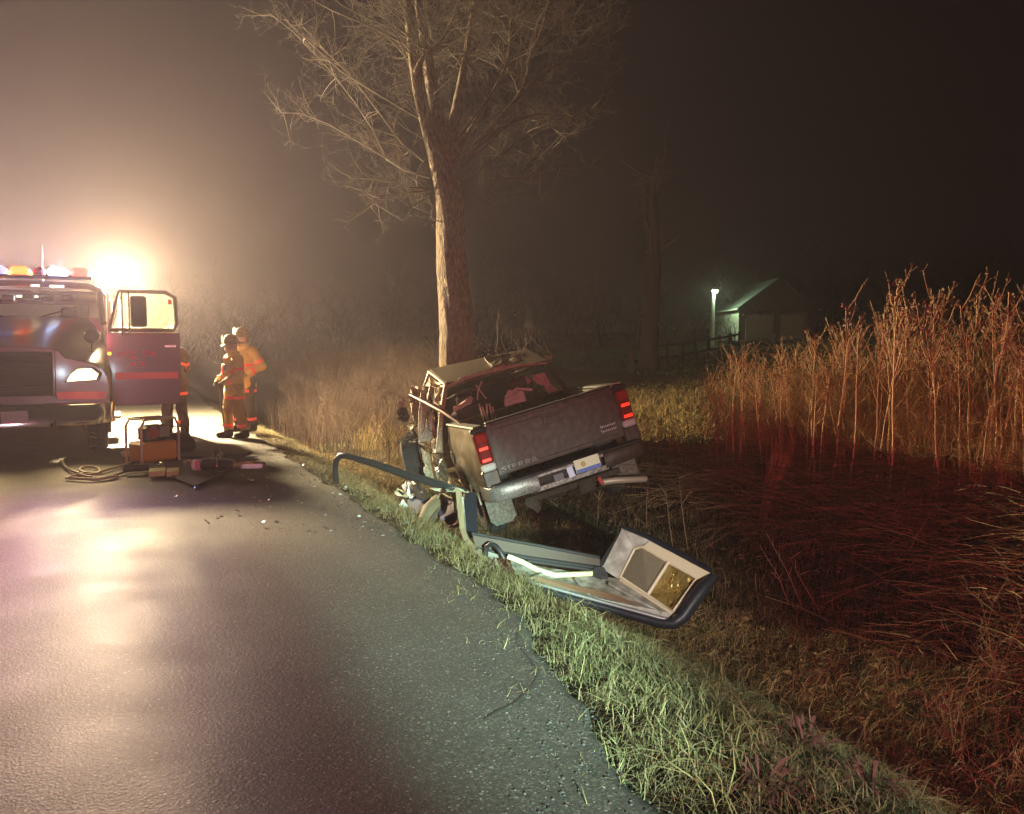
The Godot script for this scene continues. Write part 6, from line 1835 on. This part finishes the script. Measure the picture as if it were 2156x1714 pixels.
func make_weeds() -> void:
	var stem := mat(0.46, 0.31, 0.135, 0.65)
	var stem2 := mat(0.36, 0.2, 0.09, 0.7)
	var seedm := mat(0.19, 0.115, 0.06, 0.9)
	var protos := []
	for k in 7:
		protos.append(weed_proto(2.25, 100 + k, R(0.8, 1.5), stem if k % 3 else stem2, seedm))
	# the stand runs along the far bank of the ditch, tallest towards us
	for k in 150:
		var f := pow(rng.randf(), 0.9)
		var z := lerpf(-9.1, -4.7, f)
		var x := lerpf(7.3, 8.0, f) + R(-0.65, 0.95)
		var h := lerpf(1.45, 2.1, smooth(0.4, 0.56, f)) * R(0.62, 1.03)
		if k % 23 == 0: h *= 1.12
		var o: Node3D = protos[k % 7].duplicate()
		o.name = numbered("tall_weed")
		add_child(o)
		var tip := Basis(Vector3.UP, R(0, TAU)) * Basis(Vector3.RIGHT, R(-0.13, 0.13)) * Basis(Vector3.BACK, R(-0.1, 0.1))
		o.transform = Transform3D(tip.scaled_local(Vector3(1, 1, 1) * h / 2.25 * 1.08), on_ground(x, z))
		var tone: String = "pale" if (k % 7) % 3 else "darker brown"
		var size := "shoulder high" if h < 1.55 else ("head high" if h < 1.95 else "very tall")
		var row := "front row" if x < lerpf(7.3, 8.0, f) + 0.15 else "back row"
		var zone := "left end" if f < 0.22 else ("left half" if f < 0.45 else ("middle" if f < 0.65 else ("right half" if f < 0.85 else "right end")))
		tag(o, "%s %s dry weed, %s, %s of the stand" % [size, tone, row, zone], "weed", "%s %s weeds, %s, %s of the stand" % [size, tone, row, zone])
	# the thin undergrowth between the stalks
	var thin := MB.new()
	for k in 9:
		limb(thin, Vector3(R(-0.3, 0.3), 0, R(-0.3, 0.3)), Vector3(R(-0.25, 0.25), 1.0, R(-0.25, 0.25)).normalized(), R(0.6, 1.1), 0.0045, 3, 0.14)
	var th := thin.done()
	var spots := []
	for k in 210:
		var f := R(0.2, 1.0)
		var z := lerpf(-9.6, -4.2, f)
		var x := lerpf(7.7, 8.3, f) + R(-0.7, 1.6)
		spots.append([turned(on_ground(x, z), R(0.7, 1.35), 0.12), Color(0.36, 0.22, 0.09) * R(0.6, 1.2)])
	scatter("weed_thicket", "thin tangled dry undergrowth between the tall weeds", "undergrowth", th, leafy(0.0), spots)
	# a red-brown bundle and single stems in front
	var bun := thing("weed_bundle", "thick reddish bundle of dry stems standing at the front of the weeds", "weeds")
	var at := G(1606, 1100)
	var bm := MB.new()
	for k in 26:
		var d := Vector3(0.35, 1.0, -0.1) + Vector3(R(-0.16, 0.16), 0, R(-0.16, 0.16))
		bm.tube([at + Vector3(R(-0.07, 0.07), -0.05, R(-0.07, 0.07)), at + d * 0.4, at + d * R(0.7, 1.0) + Vector3(R(-0.1, 0.1), 0, 0)], [0.006, 0.005, 0.002], 4, false)
	put("stems", bm, stem2, bun)
	var singles := [[1450, 1160, 1428, 990, "thin pale single stem standing behind the topper's window wall"], [1418, 1150, 1402, 1030, "thin pale stem just left of another, behind the topper wall"], [1362, 1110, 1366, 1010, "thin dry stem beyond the topper's white corner"], [1175, 1130, 1172, 1040, "thin pale stem between the mud flap and the topper"], [1700, 1290, 1612, 1120, "long pale stem leaning left in the dark part of the ditch"], [1665, 1270, 1600, 1150, "second long stem leaning left in the dark part of the ditch"], [1735, 1290, 1660, 1170, "third leaning stem, rightmost of three in the dark ditch"], [1480, 1050, 1600, 985, "thin broken stem slanting right beside the pickup bumper"], [1256, 1110, 1262, 1030, "short dry stem under the pickup's right bumper end"]]
	for s in singles:
		var foot := G(s[0], s[1])
		var dist := -(cam.transform.affine_inverse() * foot).z
		var top := W(s[2], s[3], dist + 0.1)
		var o := thing("dry_weed_stalk", s[4], "dry stem")
		put("stem", MB.new().tube([foot - Vector3(0, 0.05, 0), foot.lerp(top, 0.5) + Vector3(R(-0.02, 0.02), 0, R(-0.02, 0.02)), top], [0.005, 0.004, 0.002], 5, false), mat(0.2, 0.15, 0.09, 0.8), o)
		var twg := MB.new()
		for k in 3:
			var q := foot.lerp(top, R(0.4, 0.95))
			twg.tube([q, q + Vector3(R(-0.12, 0.12), R(0.04, 0.14), R(-0.1, 0.1))], [0.003, 0.0012], 3, false)
		put("twigs", twg, stem, o)
	# yellowed tuft left of the wreck
	var tuft := thing("straw_tuft", "tall straw coloured grass tuft just left of the wreck", "grass tuft", Transform3D(Basis(), G(800, 945)))
	var tm := MB.new()
	for k in 230:
		var b := Vector3(R(-0.55, 0.6), 0, R(-0.3, 0.3))
		var l := R(0.3, 0.85) * (1.0 - 0.5 * absf(b.x))
		var dd := Vector3(R(-0.5, 0.35), 1.0, R(-0.3, 0.3)).normalized()
		var w := Vector3(0.004, 0, 0.002)
		var m := b + dd * l * 0.6
		var e := m + (dd + Vector3(R(-0.6, 0.6), -0.25, R(-0.4, 0.4))).normalized() * l * 0.45
		tm.quad(b - w, b + w, m + w * 0.8, m - w * 0.8)
		tm.tri(m - w * 0.8, m + w * 0.8, e)
	put("blades", tm, mat(0.40, 0.28, 0.10, 0.7), tuft)
	var tuft2 := thing("green_tuft", "small green weed tuft on the verge left of the straw grass", "weed tuft", Transform3D(Basis(), G(700, 948)))
	var gm := MB.new()
	for k in 70:
		var b := Vector3(R(-0.3, 0.3), 0, R(-0.15, 0.15))
		var e := b + Vector3(R(-0.2, 0.2), R(0.08, 0.25), R(-0.15, 0.15))
		var w := Vector3(0.008, 0, 0.003)
		gm.quad(b - w, b + w, b.lerp(e, 0.6) + w + Vector3(0, 0.03, 0), b.lerp(e, 0.6) - w + Vector3(0, 0.03, 0))
		gm.tri(b.lerp(e, 0.6) - w + Vector3(0, 0.03, 0), b.lerp(e, 0.6) + w + Vector3(0, 0.03, 0), e)
	put("leaves", gm, mat(0.12, 0.17, 0.05, 0.6), tuft2)
	# dry branching weeds in the right foreground
	var fg := [[2120, 1690, "tall branching dry weed at the right edge of the foreground", 1.0], [2010, 1560, "dry branching weed lying over the brown leaves at lower right", 0.7], [1880, 1500, "dry weed with slanting stems beside the dark ditch hollow", 0.6], [2100, 1450, "dry branching weed standing at the right edge above the foreground", 0.9]]
	for g in fg:
		var foot := G(g[0], g[1])
		var o := thing("dry_weed", g[2], "weed", Transform3D(Basis(), foot))
		var mb := MB.new()
		for k in 4:
			limb(mb, Vector3.ZERO, Vector3(R(-0.9, 0.5), R(0.5, 1.2), R(-0.5, 0.5)).normalized(), g[3] * R(0.35, 0.75), 0.0042, 3, 0.26)
		put("stems", mb, mat(0.2, 0.14, 0.075, 0.8), o)
	# reddish leafy weeds at the lower right corner
	for k in 4:
		var foot := G([1690, 1830, 1930, 1600][k], [1600, 1690, 1705, 1690][k])
		var o := thing("leafy_weed", ["curled reddish leafy weed on the verge, farthest of the group", "curled reddish leafy weed at the bottom edge, middle of the group", "curled bright red leafy weed at the bottom edge, rightmost of the group", "curled dull leafy weed at the bottom edge, leftmost of the group"][k], "weed", Transform3D(Basis(Vector3.UP, k * 1.3), foot))
		var mb := MB.new()
		for q in 44:
			var a := R(0, TAU)
			var d := Vector3(cos(a), 0, sin(a))
			var b := d * R(0.0, 0.08) + Vector3(0, R(0.0, 0.09), 0)
			var c := b + d * R(0.04, 0.09) + Vector3(0, R(0.02, 0.08), 0)
			var e := c + d * R(0.02, 0.06) + Vector3(0, R(-0.05, 0.02), 0)
			var w := Vector3(-sin(a), R(-0.3, 0.3), cos(a)) * R(0.004, 0.01)
			mb.quad(b - w * 0.3, b + w * 0.3, c + w, c - w)
			mb.tri(c - w, c + w, e)
		put("leaves", mb, mat(0.12, 0.045, 0.035, 0.8), o)

func make_brush() -> void:
	# dark brush on the far side, behind the people and the wreck
	var proto := MB.new()
	var keep := rng.state
	rng.seed = 300
	for k in 5:
		limb(proto, Vector3(R(-0.3, 0.3), 0, R(-0.3, 0.3)), Vector3(R(-0.5, 0.5), 1.0, R(-0.5, 0.5)).normalized(), R(1.2, 2.0), 0.014, 4, 0.22)
	rng.state = keep
	var spots := []
	for k in 330:
		var z := R(-15.5, -38.0)
		var x := R(3.4, 9.5) + 0.12 * (-z - 15.0)
		if x < 5.2 and z > -17.0: continue
		if x > -0.36 * z: continue
		spots.append([turned(on_ground(x, z), R(0.55, 1.05), 0.15), Color(0.09, 0.06, 0.045) * R(0.6, 1.2)])
	var m := leafy(0.0)
	scatter("brush", "dark tangled bare brush behind the firefighters and the wreck", "brush", proto.done(), m, spots)
	var reed := MB.new()
	rng.seed = 301
	for k in 16:
		var b := Vector3(R(-0.5, 0.5), 0, R(-0.5, 0.5))
		reed.tube([b, b + Vector3(R(-0.05, 0.05), 0.6, R(-0.05, 0.05)), b + Vector3(R(-0.2, 0.2), R(0.9, 1.4), R(-0.2, 0.2))], [0.006, 0.005, 0.002], 3, false)
	rng.state = keep
	spots = []
	for k in 170:
		var z := R(-14.8, -30.0)
		var x := R(2.6, 9.0) + 0.1 * (-z - 14.0)
		if x > -0.36 * z: continue
		spots.append([turned(on_ground(x, z), R(0.45, 0.85), 0.15), Color(0.10, 0.065, 0.045) * R(0.6, 1.2)])
	scatter("dead_stalks", "dull brown dead stalks standing along the ditch behind the wreck", "dead stalks", reed.done(), m, spots)
	# bare hedge in the farthest dark
	var far := []
	for k in 260:
		var a := R(-0.55, 1.0)
		var r := R(75.0, 95.0)
		var p := Vector3(sin(a) * r, 0, -cos(a) * r)
		if p.x < 2.0 and p.x > -10.0: continue
		far.append([turned(on_ground(p.x, p.z), R(2.5, 4.5), 0.1), Color(0.06, 0.045, 0.035) * R(0.6, 1.2)])
	scatter("treeline", "dark bare treeline against the night sky", "trees", proto.done(), m, far)
